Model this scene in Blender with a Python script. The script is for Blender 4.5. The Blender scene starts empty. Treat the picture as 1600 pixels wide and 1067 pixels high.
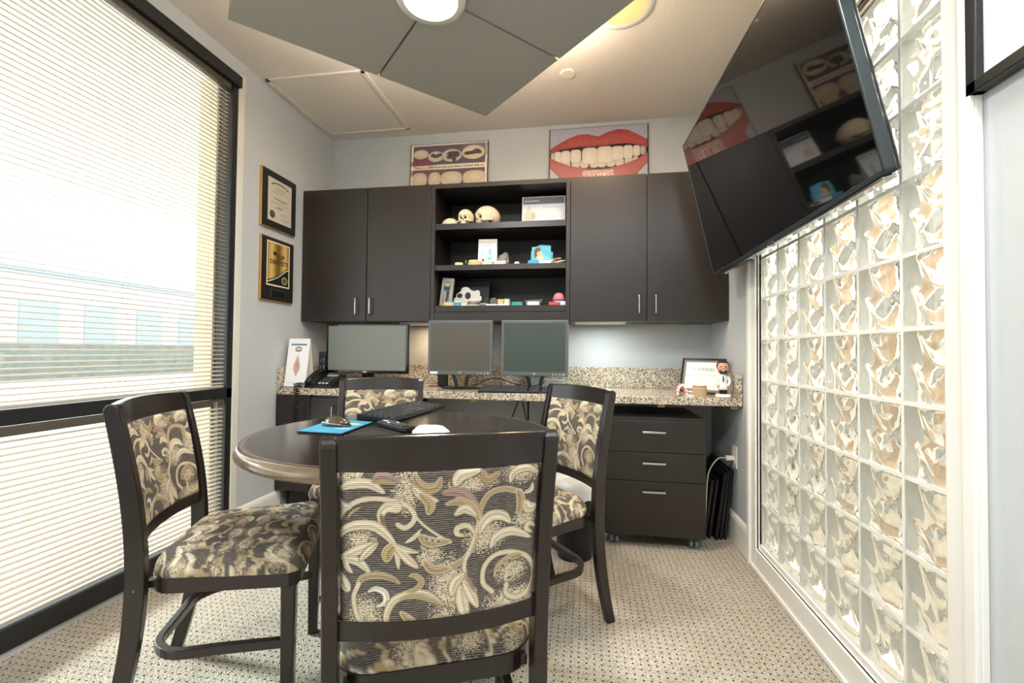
import bpy, bmesh, math, random
import numpy as np
from mathutils import Vector, Matrix
random.seed(7); np.random.seed(7)
PI = math.pi
scene = bpy.context.scene
C = scene.collection

# ------------------------------------------------------------------ camera
CAM_H = 1.0771
def make_camera():
    f, yaw, pitch, roll = 706.51, 0.1588, 0.0219, 0.0095
    fw = Vector((-math.sin(yaw), math.cos(yaw), 0)); r = Vector((math.cos(yaw), math.sin(yaw), 0)); u = Vector((0, 0, 1))
    f2 = math.cos(pitch)*fw + math.sin(pitch)*u; u2 = math.cos(pitch)*u - math.sin(pitch)*fw
    r2 = math.cos(roll)*r + math.sin(roll)*u2; u3 = math.cos(roll)*u2 - math.sin(roll)*r
    cd = bpy.data.cameras.new('camera'); cd.sensor_width = 36; cd.sensor_fit = 'HORIZONTAL'
    cd.lens = f/1600*36; cd.clip_start = .02; cd.clip_end = 200
    co = bpy.data.objects.new('camera', cd); C.objects.link(co)
    m = Matrix(((r2.x, u3.x, -f2.x, 0), (r2.y, u3.y, -f2.y, 0), (r2.z, u3.z, -f2.z, CAM_H), (0, 0, 0, 1)))
    co.matrix_world = m
    scene.camera = co
make_camera()
scene.view_settings.view_transform = 'Standard'
scene.view_settings.look = 'None'
scene.view_settings.gamma = 1
scene.view_settings.use_curve_mapping = False
scene.view_settings.exposure = 0.88
scene.cycles.max_bounces = 12; scene.cycles.transmission_bounces = 8; scene.cycles.glossy_bounces = 4
scene.cycles.diffuse_bounces = 5
scene.cycles.sample_clamp_indirect = 6

# ------------------------------------------------------------------ world: hazy bright daylight
W = bpy.data.worlds.new('sky'); scene.world = W; W.use_nodes = True
nt = W.node_tree; nt.nodes.clear()
wo = nt.nodes.new('ShaderNodeOutputWorld'); bg = nt.nodes.new('ShaderNodeBackground')
tc = nt.nodes.new('ShaderNodeTexCoord'); sp = nt.nodes.new('ShaderNodeSeparateXYZ'); cr = nt.nodes.new('ShaderNodeValToRGB')
nt.links.new(tc.outputs['Generated'], sp.inputs[0]); nt.links.new(sp.outputs['Z'], cr.inputs[0]); nt.links.new(cr.outputs[0], bg.inputs[0])
cr.color_ramp.elements[0].color = (.95, .98, 1, 1); cr.color_ramp.elements[1].color = (.62, .78, 1, 1)
bg.inputs[1].default_value = 2.6; nt.links.new(bg.outputs[0], wo.inputs[0])

def sun(name, direction, strength, color, angle):
    l = bpy.data.lights.new(name, 'SUN'); l.energy = strength; l.color = color; l.angle = angle
    o = bpy.data.objects.new(name, l); C.objects.link(o)
    o.rotation_euler = Vector(direction).to_track_quat('-Z', 'Y').to_euler()
sun('sun', (1, -.12, -.50), 8, (.95, .98, 1), .16)

def area(name, loc, size, power, color, direction=(0, 0, -1), size_y=None, spread=PI, shape=None):
    l = bpy.data.lights.new(name, 'AREA'); l.energy = power; l.color = color; l.size = size; l.spread = spread
    if size_y: l.shape = 'RECTANGLE'; l.size_y = size_y
    if shape: l.shape = shape
    o = bpy.data.objects.new(name, l); C.objects.link(o); o.location = loc
    o.rotation_euler = Vector(direction).to_track_quat('-Z', 'Y').to_euler()
    return o
# sky portal in the window opening (sampling guide for the sky, emits nothing itself)
pl = area('window_portal', (-2.10, .85, 1.34), 2.9, 1, (1, 1, 1), (1, 0, 0), 2.56)
pl.data.cycles.is_portal = True
area('round_lamp_light', (-.6, 1.66, 2.432), .2, 12, (1, .95, .88), shape='DISK')
area('can_light', (.17, 2.19, 2.715), .2, 8, (1, .74, .45), shape='DISK')
area('rear_fill_light', (-.9, -.35, 2.7), .5, 23, (.97, .98, 1), shape='DISK')  # unseen fill added behind the camera to lift the interior
area('rear_fill_light_by_doorway', (.45, .1, 2.7), .5, 24, (.95, .98, 1), shape='DISK')  # second added fill near the camera, also out of view
area('corridor_lamp_light', (1.75, 2.0, 2.68), .6, 80, (1, .95, .88), size_y=2.4)
area('ceiling_glow_fill', (-.36, 1.95, 2.53), .7, 13, (1, .80, .60), (0, 0, 1))  # unseen upward fill added above the felt panels to brighten the ceiling
area('ceiling_glow_fill_by_window', (-.98, 1.95, 2.53), .5, 4.5, (1, .88, .76), (0, 0, 1))  # weaker upward fill, likewise added, on the window side
area('right_under_cabinet_fill', (.10, 3.02, 1.258), .2, 1.6, (.93, 1, .97), size_y=.03)  # fill added under the unlit right-hand lamp to brighten the back wall
area('under_cabinet_light', (-1.13, 3.12, 1.255), .10, .9, (1, .72, .42), size_y=.03)

# ------------------------------------------------------------------ helpers
def lin(c):
    return tuple(((x/255.)/12.92 if x/255. <= .04045 else ((x/255.+.055)/1.055)**2.4) for x in c)
def mat(name, col, rough=.5, metal=0., spec=.5, noise=0., nscale=40., bump=0., bscale=200., coat=0., trans=0., ior=1.45, alpha=1., stretch=None, emit=None, estr=0., sheen=0.):
    m = bpy.data.materials.new(name); m.use_nodes = True; t = m.node_tree; b = t.nodes['Principled BSDF']
    c = lin(col) + (1,)
    b.inputs['Base Color'].default_value = c
    b.inputs['Roughness'].default_value = rough; b.inputs['Metallic'].default_value = metal
    b.inputs['Specular IOR Level'].default_value = spec; b.inputs['IOR'].default_value = ior
    b.inputs['Coat Weight'].default_value = coat; b.inputs['Coat Roughness'].default_value = .12
    b.inputs['Transmission Weight'].default_value = trans; b.inputs['Alpha'].default_value = alpha
    if emit: b.inputs['Emission Color'].default_value = lin(emit)+(1,); b.inputs['Emission Strength'].default_value = estr
    if noise or bump:
        tcn = t.nodes.new('ShaderNodeTexCoord'); mp = t.nodes.new('ShaderNodeMapping'); t.links.new(tcn.outputs['Object'], mp.inputs[0])
        if stretch: mp.inputs['Scale'].default_value = stretch
    if noise:
        n = t.nodes.new('ShaderNodeTexNoise'); n.inputs['Scale'].default_value = nscale; n.inputs['Detail'].default_value = 4
        t.links.new(mp.outputs[0], n.inputs['Vector'])
        mx = t.nodes.new('ShaderNodeMix'); mx.data_type = 'RGBA'
        mx.inputs['A'].default_value = tuple(x*(1-noise) for x in c[:3])+(1,); mx.inputs['B'].default_value = tuple(min(1, x*(1+noise)) for x in c[:3])+(1,)
        t.links.new(n.outputs['Fac'], mx.inputs['Factor']); t.links.new(mx.outputs['Result'], b.inputs['Base Color'])
    if bump:
        n2 = t.nodes.new('ShaderNodeTexNoise'); n2.inputs['Scale'].default_value = bscale; n2.inputs['Detail'].default_value = 3
        t.links.new(mp.outputs[0], n2.inputs['Vector'])
        bp = t.nodes.new('ShaderNodeBump'); bp.inputs['Strength'].default_value = bump; bp.inputs['Distance'].default_value = .002
        t.links.new(n2.outputs['Fac'], bp.inputs['Height']); t.links.new(bp.outputs[0], b.inputs['Normal'])
    return m

def tag(o, label=None, cat=None, group=None, kind=None):
    if label: o['label'] = label
    if cat: o['category'] = cat
    if group: o['group'] = group
    if kind: o['kind'] = kind
    return o
def thing(name, label, cat, loc=(0, 0, 0), rz=0., group=None, rot=None):
    o = bpy.data.objects.new(name, None); C.objects.link(o); o.location = loc; o.empty_display_size = .05
    o.rotation_euler = rot if rot else (0, 0, rz)
    return tag(o, label, cat, group)
def obj(name, bm, m, parent=None, smooth=False, bevel=0., segs=2, angle=None):
    me = bpy.data.meshes.new(name)
    if isinstance(bm, bpy.types.Mesh): me = bm
    else:
        bmesh.ops.recalc_face_normals(bm, faces=bm.faces) if not getattr(bm, '_nr', False) else None
        bm.to_mesh(me); bm.free()
    if not isinstance(m, (list, tuple)): m = [m]
    if not me.materials:
        for x in m: me.materials.append(x)
    if smooth:
        for p in me.polygons: p.use_smooth = True
    o = bpy.data.objects.new(name, me); C.objects.link(o)
    if parent is not None: o.parent = parent
    if bevel:
        md = o.modifiers.new('bevel', 'BEVEL'); md.width = bevel; md.segments = segs; md.limit_method = 'ANGLE'; md.angle_limit = .6
    return o
def dup(o, parent=None):
    c = o.copy(); C.objects.link(c)
    if parent is not None: c.parent = parent
    for ch in list(o.children): dup(ch, c)
    return c
def BM(): return bmesh.new()
def box(bm, x0, x1, y0, y1, z0, z1, mi=0):
    v = [bm.verts.new(p) for p in ((x0, y0, z0), (x1, y0, z0), (x1, y1, z0), (x0, y1, z0), (x0, y0, z1), (x1, y0, z1), (x1, y1, z1), (x0, y1, z1))]
    for q in ((0, 3, 2, 1), (4, 5, 6, 7), (0, 1, 5, 4), (1, 2, 6, 5), (2, 3, 7, 6), (3, 0, 4, 7)):
        f = bm.faces.new([v[i] for i in q]); f.material_index = mi
    return bm
def boxes(*bs):
    bm = BM()
    for b in bs: box(bm, *b)
    return bm
def prism(bm, pts, fn, h0, h1):
    """extrude 2-D outline pts between h0 and h1; fn(a,b,h)->xyz"""
    lo = [bm.verts.new(fn(a, b, h0)) for a, b in pts]; hi = [bm.verts.new(fn(a, b, h1)) for a, b in pts]
    n = len(pts)
    bm.faces.new(lo[::-1]); bm.faces.new(hi)
    for i in range(n): bm.faces.new((lo[i], lo[(i+1) % n], hi[(i+1) % n], hi[i]))
    return bm
XY = lambda a, b, h: (a, b, h)
XZ = lambda a, b, h: (a, h, b)
YZ = lambda a, b, h: (h, a, b)
def lathe(bm, prof, cx=0, cy=0, n=32, sx=1, sy=1, closed=True):
    rings = []
    for r, z in prof:
        if r < 1e-6: rings.append([bm.verts.new((cx, cy, z))])
        else: rings.append([bm.verts.new((cx+sx*r*math.cos(2*PI*i/n), cy+sy*r*math.sin(2*PI*i/n), z)) for i in range(n)])
    for a, b in zip(rings, rings[1:]):
        for i in range(n):
            j = (i+1) % n
            if len(a) == 1 and len(b) == 1: continue
            if len(a) == 1: bm.faces.new((a[0], b[j], b[i]))
            elif len(b) == 1: bm.faces.new((a[i], a[j], b[0]))
            else: bm.faces.new((a[i], a[j], b[j], b[i]))
    if closed:
        if len(rings[0]) > 1: bm.faces.new(rings[0][::-1])
        if len(rings[-1]) > 1: bm.faces.new(rings[-1])
    return bm
def sweep(bm, path, sec, closed=False, up=Vector((0, 0, 1))):
    """sweep 2-D section (side, up) along path"""
    path = [Vector(p) for p in path]; n = len(path); rings = []
    for i, p in enumerate(path):
        if closed: d = path[(i+1) % n]-path[i-1]
        else: d = path[min(i+1, n-1)]-path[max(i-1, 0)]
        d.normalize(); s = d.cross(up)
        if s.length < 1e-4: s = d.cross(Vector((0, 1, 0)))
        s.normalize(); u = s.cross(d)
        rings.append([bm.verts.new(p+s*a+u*b) for a, b in sec])
    k = len(sec); rng = range(n) if closed else range(n-1)
    for i in rng:
        a, b = rings[i], rings[(i+1) % n]
        for j in range(k): bm.faces.new((a[j], a[(j+1) % k], b[(j+1) % k], b[j]))
    if not closed: bm.faces.new(rings[0][::-1]); bm.faces.new(rings[-1])
    return bm
def circ(r, n=8, rz=None): return [(r*math.cos(2*PI*i/n), (rz or r)*math.sin(2*PI*i/n)) for i in range(n)]
def rect(w, h): return [(-w/2, -h/2), (w/2, -h/2), (w/2, h/2), (-w/2, h/2)]
def tube(bm, path, r, n=8): return sweep(bm, path, circ(r, n))
def smoothpath(pts, k=6):
    pts = [Vector(p) for p in pts]; out = []
    P = [2*pts[0]-pts[1]]+pts+[2*pts[-1]-pts[-2]]
    for i in range(1, len(P)-2):
        for j in range(k):
            t = j/k; a, b, c, d = P[i-1:i+3]
            out.append(.5*((2*b)+(c-a)*t+(2*a-5*b+4*c-d)*t*t+(3*b-a-3*c+d)*t**3))
    out.append(pts[-1]); return out
def ball(bm, c, r, sx=1, sy=1, sz=1, seg=20, ring=12):
    m = Matrix.Translation(c) @ Matrix.Diagonal((r*sx, r*sy, r*sz, 1))
    bmesh.ops.create_uvsphere(bm, u_segments=seg, v_segments=ring, radius=1, matrix=m); return bm
def cylx(bm, p0, p1, r, n=16): return sweep(bm, [p0, p1], circ(r, n), up=Vector((0, 0, 1)) if abs((Vector(p1)-Vector(p0)).normalized().z) < .9 else Vector((0, 1, 0)))
def roundrect(w, h, r, n=5, cx=0, cy=0):
    out = []
    for sx, sy, a0 in ((1, 1, 0), (-1, 1, PI/2), (-1, -1, PI), (1, -1, 1.5*PI)):
        for i in range(n+1):
            a = a0+PI/2*i/n; out.append((cx+sx*(w/2-r)+r*math.cos(a), cy+sy*(h/2-r)+r*math.sin(a)))
    return out
def text_mesh(name, s, size, m, parent, loc, rot, align='CENTER', extrude=.0003, sx=1., bold=0.):
    cu = bpy.data.curves.new(name, 'FONT'); cu.body = s; cu.size = size; cu.align_x = align; cu.align_y = 'CENTER'; cu.extrude = extrude; cu.offset = bold
    cu.resolution_u = 3
    t = bpy.data.objects.new('tmp_text', cu); C.objects.link(t); bpy.context.view_layer.update()
    me = bpy.data.meshes.new_from_object(t); bpy.data.objects.remove(t); bpy.data.curves.remove(cu)
    me.materials.clear(); me.materials.append(m); me.name = name
    o = bpy.data.objects.new(name, me); C.objects.link(o); o.parent = parent; o.location = loc; o.rotation_euler = rot; o.scale = (sx, 1, 1)
    return o

# ---- flat printed artwork: numpy drawing carried as a colour attribute on a fine grid
class Art:
    def __init__(s, w, h, col):
        s.w, s.h = w, h; s.a = np.ones((h, w, 3))*np.array(col)/255.; s.V, s.U = np.mgrid[0:h, 0:w]; s.U = s.U/(w-1); s.V = s.V/(h-1)
    def put(s, mask, col, al=1.):
        m = (np.clip(mask, 0, 1)*al)[..., None]; s.a = s.a*(1-m)+np.array(col)/255.*m
    def rect(s, u0, v0, u1, v1, col, al=1.): s.put(((s.U >= u0) & (s.U <= u1) & (s.V >= v0) & (s.V <= v1))*1., col, al)
    def ell(s, cu, cv, ru, rv, col, al=1., soft=.12, rot=0., p=2):
        du, dv = s.U-cu, s.V-cv; x = (du*math.cos(rot)+dv*math.sin(rot))/ru; y = (-du*math.sin(rot)+dv*math.cos(rot))/rv
        d = (np.abs(x)**p+np.abs(y)**p)**(1/p); s.put((1-d)/soft+.5, col, al)
    def between(s, us, lo, hi, col, al=1., soft=.01):
        L = np.interp(s.U, us, lo); H = np.interp(s.U, us, hi)
        s.put(np.minimum((s.V-L)/soft+.5, (H-s.V)/soft+.5)*((s.U >= us[0]) & (s.U <= us[-1])), col, al)
    def line(s, pts, wd, col, al=1., asp=None):
        asp = asp or s.w/s.h
        m = np.zeros_like(s.U)
        for i in range(len(pts)-1):
            (x0, y0), (x1, y1) = pts[i], pts[i+1]; n = max(2, int(max(abs(x1-x0)*s.w, abs(y1-y0)*s.h)*1.5))
            for t in np.linspace(0, 1, n):
                x, y = x0+(x1-x0)*t, y0+(y1-y0)*t; w = wd if not hasattr(wd, '__len__') else wd[i]+(wd[i+1]-wd[i])*t
                d = np.hypot((s.U-x)*asp, s.V-y); m = np.maximum(m, np.clip((w-d)*s.h/1.2+.5, 0, 1))
        s.put(m, col, al)
    def speck(s, mask, col, dens):
        s.put(mask*(np.random.rand(*s.U.shape) < dens), col)
def attr_material(name, rough=.5, spec=.4, coat=0.):
    m = bpy.data.materials.new(name); m.use_nodes = True; t = m.node_tree; b = t.nodes['Principled BSDF']
    a = t.nodes.new('ShaderNodeAttribute'); a.attribute_name = 'print'; t.links.new(a.outputs['Color'], b.inputs['Base Color'])
    b.inputs['Roughness'].default_value = rough; b.inputs['Specular IOR Level'].default_value = spec; b.inputs['Coat Weight'].default_value = coat
    return m
def tolin(a): return np.where(a <= .04045, a/12.92, ((a+.055)/1.055)**2.4)
def print_mesh(name, art, w, h, m, parent, fn=None, loc=(0, 0, 0), rot=(0, 0, 0)):
    """a printed sheet w x h facing -Y, centred at loc"""
    H, Wd = art.h, art.w
    u = np.linspace(-w/2, w/2, Wd); v = np.linspace(-h/2, h/2, H); Ug, Vg = np.meshgrid(u, v)
    co = np.stack([Ug, np.zeros_like(Ug), Vg], -1).reshape(-1, 3)
    if fn: co = fn(co)
    i = np.arange((H-1)*(Wd-1)); r, c = i//(Wd-1), i % (Wd-1); a = r*Wd+c
    F = np.stack([a, a+1, a+1+Wd, a+Wd], 1)
    me = bpy.data.meshes.new(name); me.from_pydata(co.tolist(), [], F.tolist())
    at = me.color_attributes.new('print', 'FLOAT_COLOR', 'POINT')
    cl = np.concatenate([tolin(np.clip(art.a, 0, 1)).reshape(-1, 3), np.ones((H*Wd, 1))], 1).astype(np.float32)
    at.data.foreach_set('color', cl.ravel())
    me.materials.append(m)
    o = bpy.data.objects.new(name, me); C.objects.link(o); o.parent = parent; o.location = loc; o.rotation_euler = rot
    return o

# ------------------------------------------------------------------ materials
M_wall = mat('wall_vinyl', (192, 196, 198), .75, noise=.035, nscale=260, bump=.35, bscale=320)
M_ceil = mat('ceiling_paint', (228, 221, 211), .85, bump=.9, bscale=90)
M_white = mat('white_trim_paint', (236, 234, 228), .35)
M_wood = mat('espresso_wood', (30, 21, 19), .28, noise=.35, nscale=14, stretch=(9, 9, .7), coat=.25)
M_cab = mat('dark_laminate', (38, 31, 28), .36, spec=.6, noise=.22, nscale=16, stretch=(12, 12, .8), bump=.12, bscale=60)
M_cab_in = mat('dark_laminate_inside', (34, 30, 28), .5, noise=.2, nscale=16, stretch=(12, 12, .8))
M_table = mat('table_top_wood', (34, 25, 22), .2, noise=.5, nscale=9, stretch=(1, 5, 1), coat=.3)
M_edge = mat('table_edge_highlit', (128, 114, 98), .22, metal=.6, noise=.4, nscale=30)  # dark glossy rim; its silver highlights are put into a paler metallic colour
M_frame = mat('dark_anodised', (48, 48, 48), .38, metal=.4)
M_slat = mat('slat_cream', (184, 175, 159), .4)
M_rail = mat('blind_rail_bronze', (96, 88, 78), .4, metal=.3)
M_steel = mat('brushed_steel', (190, 188, 182), .28, metal=1.)
M_black = mat('black_plastic', (22, 23, 24), .38)
M_gloss = mat('black_gloss', (12, 13, 15), .07, spec=.7)
M_screen = mat('lcd_matte', (34, 38, 37), .3, spec=.7)
M_grey = mat('grey_plastic', (92, 98, 100), .4)
M_dgrey = mat('dark_grey_plastic', (52, 56, 58), .42)
M_bone = mat('bone_plaster', (226, 212, 184), .6, noise=.15, nscale=60, bump=.4, bscale=90)
M_cream = mat('cream_card', (238, 232, 216), .6)
M_paper = mat('white_paper', (240, 240, 238), .6)
M_gold = mat('gold_bevel', (214, 168, 96), .3, metal=.85)
M_blackframe = mat('black_frame', (24, 23, 23), .3)
M_felt = mat('grey_felt', (172, 171, 164), .95, noise=.5, nscale=300, bump=.8, bscale=420)
M_felt_edge = mat('felt_edge', (176, 172, 160), .9)
M_pink = mat('pink_gum', (222, 120, 130), .4)
M_teal = mat('teal_case', (66, 158, 160), .35)
M_red = mat('red_case', (206, 82, 74), .35)
M_blue = mat('blue_case', (40, 86, 178), .4)
M_cyan = mat('cyan_card', (70, 160, 200), .45)
M_clear = mat('clear_plastic', (235, 238, 240), .08, trans=.9, ior=1.3)
M_tan = mat('tan_plaster', (222, 190, 140), .6)
M_rubber = mat('castor_grey', (96, 108, 114), .5)
M_ink = mat('ink', (40, 36, 34), .6)
M_print = attr_material('print_matte', .55)
M_print_g = attr_material('print_glossy', .25, .5)
M_glow = mat('lamp_diffuser', (255, 250, 240), .5, emit=(255, 246, 230), estr=14)
M_can = mat('can_reflector', (226, 184, 130), .35, emit=(255, 196, 140), estr=.30)
M_concrete = mat('exterior_concrete', (240, 228, 206), .9, noise=.06, nscale=6)
M_asphalt = mat('exterior_paving', (190, 182, 170), .9, noise=.12, nscale=2)
M_ext = mat('exterior_stucco', (188, 190, 194), .9, noise=.05, nscale=1)
M_extglass = mat('exterior_window_glass', (150, 158, 166), .3)
M_trunk = mat('hedge_grey_green', (120, 122, 112), .9, noise=.4, nscale=3)

def carpet_material():
    m = bpy.data.materials.new('dotted_loop_carpet'); m.use_nodes = True; t = m.node_tree; b = t.nodes['Principled BSDF']
    N = lambda k: t.nodes.new(k)
    def math_(op, a, bb=None, c=None):
        n = N('ShaderNodeMath'); n.operation = op
        for i, x in enumerate((a, bb, c)):
            if x is None: continue
            if isinstance(x, (int, float)): n.inputs[i].default_value = x
            else: t.links.new(x, n.inputs[i])
        return n.outputs[0]
    g = N('ShaderNodeTexCoord'); s = N('ShaderNodeSeparateXYZ'); t.links.new(g.outputs['Object'], s.inputs[0])
    nz = N('ShaderNodeTexNoise'); nz.inputs['Scale'].default_value = 70; t.links.new(g.outputs['Object'], nz.inputs['Vector'])
    sn = N('ShaderNodeSeparateXYZ'); t.links.new(nz.outputs['Color'], sn.inputs[0])
    dx = math_('MULTIPLY', math_('SUBTRACT', sn.outputs[0], .5), .5); dy = math_('MULTIPLY', math_('SUBTRACT', sn.outputs[1], .5), .5)
    v = math_('DIVIDE', s.outputs['Y'], .0258); row = math_('FLOOR', v)
    u = math_('DIVIDE', s.outputs['X'], .0266)
    fu = math_('ADD', math_('SUBTRACT', math_('FRACT', u), .5), math_('MULTIPLY', dx, .35)); fv = math_('ADD', math_('SUBTRACT', math_('FRACT', v), .5), math_('MULTIPLY', dy, .35))
    d = math_('SQRT', math_('ADD', math_('POWER', fu, 2.), math_('POWER', fv, 2.)))
    dot = math_('MULTIPLY', math_('SUBTRACT', .155, d), 22.); dc = N('ShaderNodeClamp'); t.links.new(dot, dc.inputs[0])
    vo = N('ShaderNodeTexVoronoi'); vo.inputs['Scale'].default_value = 210; t.links.new(g.outputs['Object'], vo.inputs['Vector'])
    r = N('ShaderNodeValToRGB'); t.links.new(vo.outputs['Distance'], r.inputs[0])
    r.color_ramp.elements[0].color = lin((214, 206, 190))+(1,); r.color_ramp.elements[1].color = lin((146, 136, 120))+(1,); r.color_ramp.elements[1].position = .8
    mx = N('ShaderNodeMix'); mx.data_type = 'RGBA'; t.links.new(dc.outputs[0], mx.inputs['Factor']); t.links.new(r.outputs[0], mx.inputs['A']); mx.inputs['B'].default_value = lin((44, 38, 34))+(1,)
    t.links.new(mx.outputs['Result'], b.inputs['Base Color']); b.inputs['Roughness'].default_value = .95; b.inputs['Specular IOR Level'].default_value = .15
    bp = N('ShaderNodeBump'); bp.inputs['Strength'].default_value = .8; bp.inputs['Distance'].default_value = .004; bp.invert = True
    hh = math_('ADD', vo.outputs['Distance'], math_('MULTIPLY', dc.outputs[0], .6))
    t.links.new(hh, bp.inputs['Height']); t.links.new(bp.outputs[0], b.inputs['Normal'])
    return m
def granite_material():
    m = bpy.data.materials.new('speckled_granite'); m.use_nodes = True; t = m.node_tree; b = t.nodes['Principled BSDF']
    g = t.nodes.new('ShaderNodeTexCoord')
    v = t.nodes.new('ShaderNodeTexVoronoi'); v.inputs['Scale'].default_value = 190; t.links.new(g.outputs['Object'], v.inputs['Vector'])
    s = t.nodes.new('ShaderNodeSeparateColor'); t.links.new(v.outputs['Color'], s.inputs[0])
    r = t.nodes.new('ShaderNodeValToRGB'); r.color_ramp.interpolation = 'CONSTANT'; e = r.color_ramp.elements
    e[0].color = lin((56, 50, 46))+(1,); e[0].position = 0; e[1].color = lin((132, 120, 106))+(1,); e[1].position = .10
    for p, c in ((.30, (176, 164, 144)), (.55, (206, 194, 172)), (.82, (226, 218, 200)), (.95, (150, 128, 104))):
        x = e.new(p); x.color = lin(c)+(1,)
    t.links.new(s.outputs[0], r.inputs[0]); t.links.new(r.outputs[0], b.inputs['Base Color']); b.inputs['Roughness'].default_value = .16
    return m
def fabric_material():
    m = bpy.data.materials.new('scroll_brocade'); m.use_nodes = True; t = m.node_tree; b = t.nodes['Principled BSDF']
    N = lambda k: t.nodes.new(k); L = t.links.new
    uv = N('ShaderNodeUVMap'); uv.uv_map = 'cloth'
    mp = N('ShaderNodeMapping'); mp.inputs['Scale'].default_value = (60, 420, 1); L(uv.outputs[0], mp.inputs[0])
    nz = N('ShaderNodeTexNoise'); nz.inputs['Scale'].default_value = 1; nz.inputs['Detail'].default_value = 2; L(mp.outputs[0], nz.inputs['Vector'])
    s = N('ShaderNodeSeparateXYZ'); L(uv.outputs[0], s.inputs[0])
    a = N('ShaderNodeMath'); a.operation = 'MULTIPLY_ADD'; a.inputs[1].default_value = 2*PI/.0042; L(s.outputs['Y'], a.inputs[0]); L(nz.outputs['Fac'], a.inputs[2])
    a2 = N('ShaderNodeMath'); a2.operation = 'SINE'; L(a.outputs[0], a2.inputs[0])
    rr = N('ShaderNodeValToRGB'); rr.color_ramp.elements[0].position = .25; rr.color_ramp.elements[1].position = .8
    rr.color_ramp.elements[0].color = lin((50, 46, 43))+(1,); rr.color_ramp.elements[1].color = lin((128, 119, 110))+(1,)
    add = N('ShaderNodeMath'); add.operation = 'MULTIPLY_ADD'; add.inputs[1].default_value = .3; L(a2.outputs[0], add.inputs[0]); L(nz.outputs['Fac'], add.inputs[2]); L(add.outputs[0], rr.inputs[0])
    # speckle
    sn = N('ShaderNodeTexWhiteNoise'); sn.noise_dimensions = '2D'
    sc = N('ShaderNodeVectorMath'); sc.operation = 'SCALE'; sc.inputs['Scale'].default_value = 1/.0016; L(uv.outputs[0], sc.inputs[0])
    fl = N('ShaderNodeVectorMath'); fl.operation = 'FLOOR'; L(sc.outputs[0], fl.inputs[0]); L(fl.outputs[0], sn.inputs['Vector'])
    cov = N('ShaderNodeAttribute'); cov.attribute_name = 'cover'
    sepc = N('ShaderNodeSeparateColor'); L(cov.outputs['Color'], sepc.inputs[0])
    lt = N('ShaderNodeMath'); lt.operation = 'LESS_THAN'; L(sn.outputs['Value'], lt.inputs[0]); L(sepc.outputs[1], lt.inputs[1])
    m1 = N('ShaderNodeMix'); m1.data_type = 'RGBA'; L(lt.outputs[0], m1.inputs['Factor']); L(rr.outputs[0], m1.inputs['A']); m1.inputs['B'].default_value = lin((202, 188, 160))+(1,)
    col = N('ShaderNodeAttribute'); col.attribute_name = 'print'
    n2 = N('ShaderNodeTexNoise'); n2.inputs['Scale'].default_value = 500; L(uv.outputs[0], n2.inputs['Vector'])
    mul = N('ShaderNodeMix'); mul.data_type = 'RGBA'; mul.blend_type = 'MULTIPLY'; mul.inputs['Factor'].default_value = .35; L(col.outputs['Color'], mul.inputs['A']); L(n2.outputs['Color'], mul.inputs['B'])
    m2 = N('ShaderNodeMix'); m2.data_type = 'RGBA'; L(sepc.outputs[0], m2.inputs['Factor']); L(m1.outputs['Result'], m2.inputs['A']); L(col.outputs['Color'], m2.inputs['B'])
    L(m2.outputs['Result'], b.inputs['Base Color']); b.inputs['Roughness'].default_value = .8; b.inputs['Specular IOR Level'].default_value = .25
    bp = N('ShaderNodeBump'); bp.inputs['Strength'].default_value = .5; bp.inputs['Distance'].default_value = .0012
    hs = N('ShaderNodeMath'); hs.operation = 'MULTIPLY_ADD'; hs.inputs[1].default_value = 1.5; L(sepc.outputs[0], hs.inputs[0]); L(add.outputs[0], hs.inputs[2])
    L(hs.outputs[0], bp.inputs['Height']); L(bp.outputs[0], b.inputs['Normal'])
    return m
def glass_material():
    m = bpy.data.materials.new('block_glass'); m.use_nodes = True; t = m.node_tree; t.nodes.clear()
    o = t.nodes.new('ShaderNodeOutputMaterial'); g = t.nodes.new('ShaderNodeBsdfGlass'); g.inputs['IOR'].default_value = 1.42; g.inputs['Roughness'].default_value = .0
    g.inputs['Color'].default_value = (.97, .995, .99, 1)
    tc_ = t.nodes.new('ShaderNodeTexCoord'); n = t.nodes.new('ShaderNodeTexNoise'); n.inputs['Scale'].default_value = 8.5; n.inputs['Detail'].default_value = .6; n.inputs['Distortion'].default_value = .8
    t.links.new(tc_.outputs['Object'], n.inputs['Vector'])
    bp = t.nodes.new('ShaderNodeBump'); bp.inputs['Strength'].default_value = .7; bp.inputs['Distance'].default_value = .035
    t.links.new(n.outputs['Fac'], bp.inputs['Height']); t.links.new(bp.outputs[0], g.inputs['Normal'])
    d = t.nodes.new('ShaderNodeBsdfTransparent'); d.inputs[0].default_value = (.93, .96, .95, 1)
    mx = t.nodes.new('ShaderNodeMixShader'); mx.inputs[0].default_value = .10
    t.links.new(g.outputs[0], mx.inputs[1]); t.links.new(d.outputs[0], mx.inputs[2]); t.links.new(mx.outputs[0], o.inputs[0])
    return m
M_carpet = carpet_material(); M_granite = granite_material(); M_fabric = fabric_material(); M_glass = glass_material()

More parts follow.
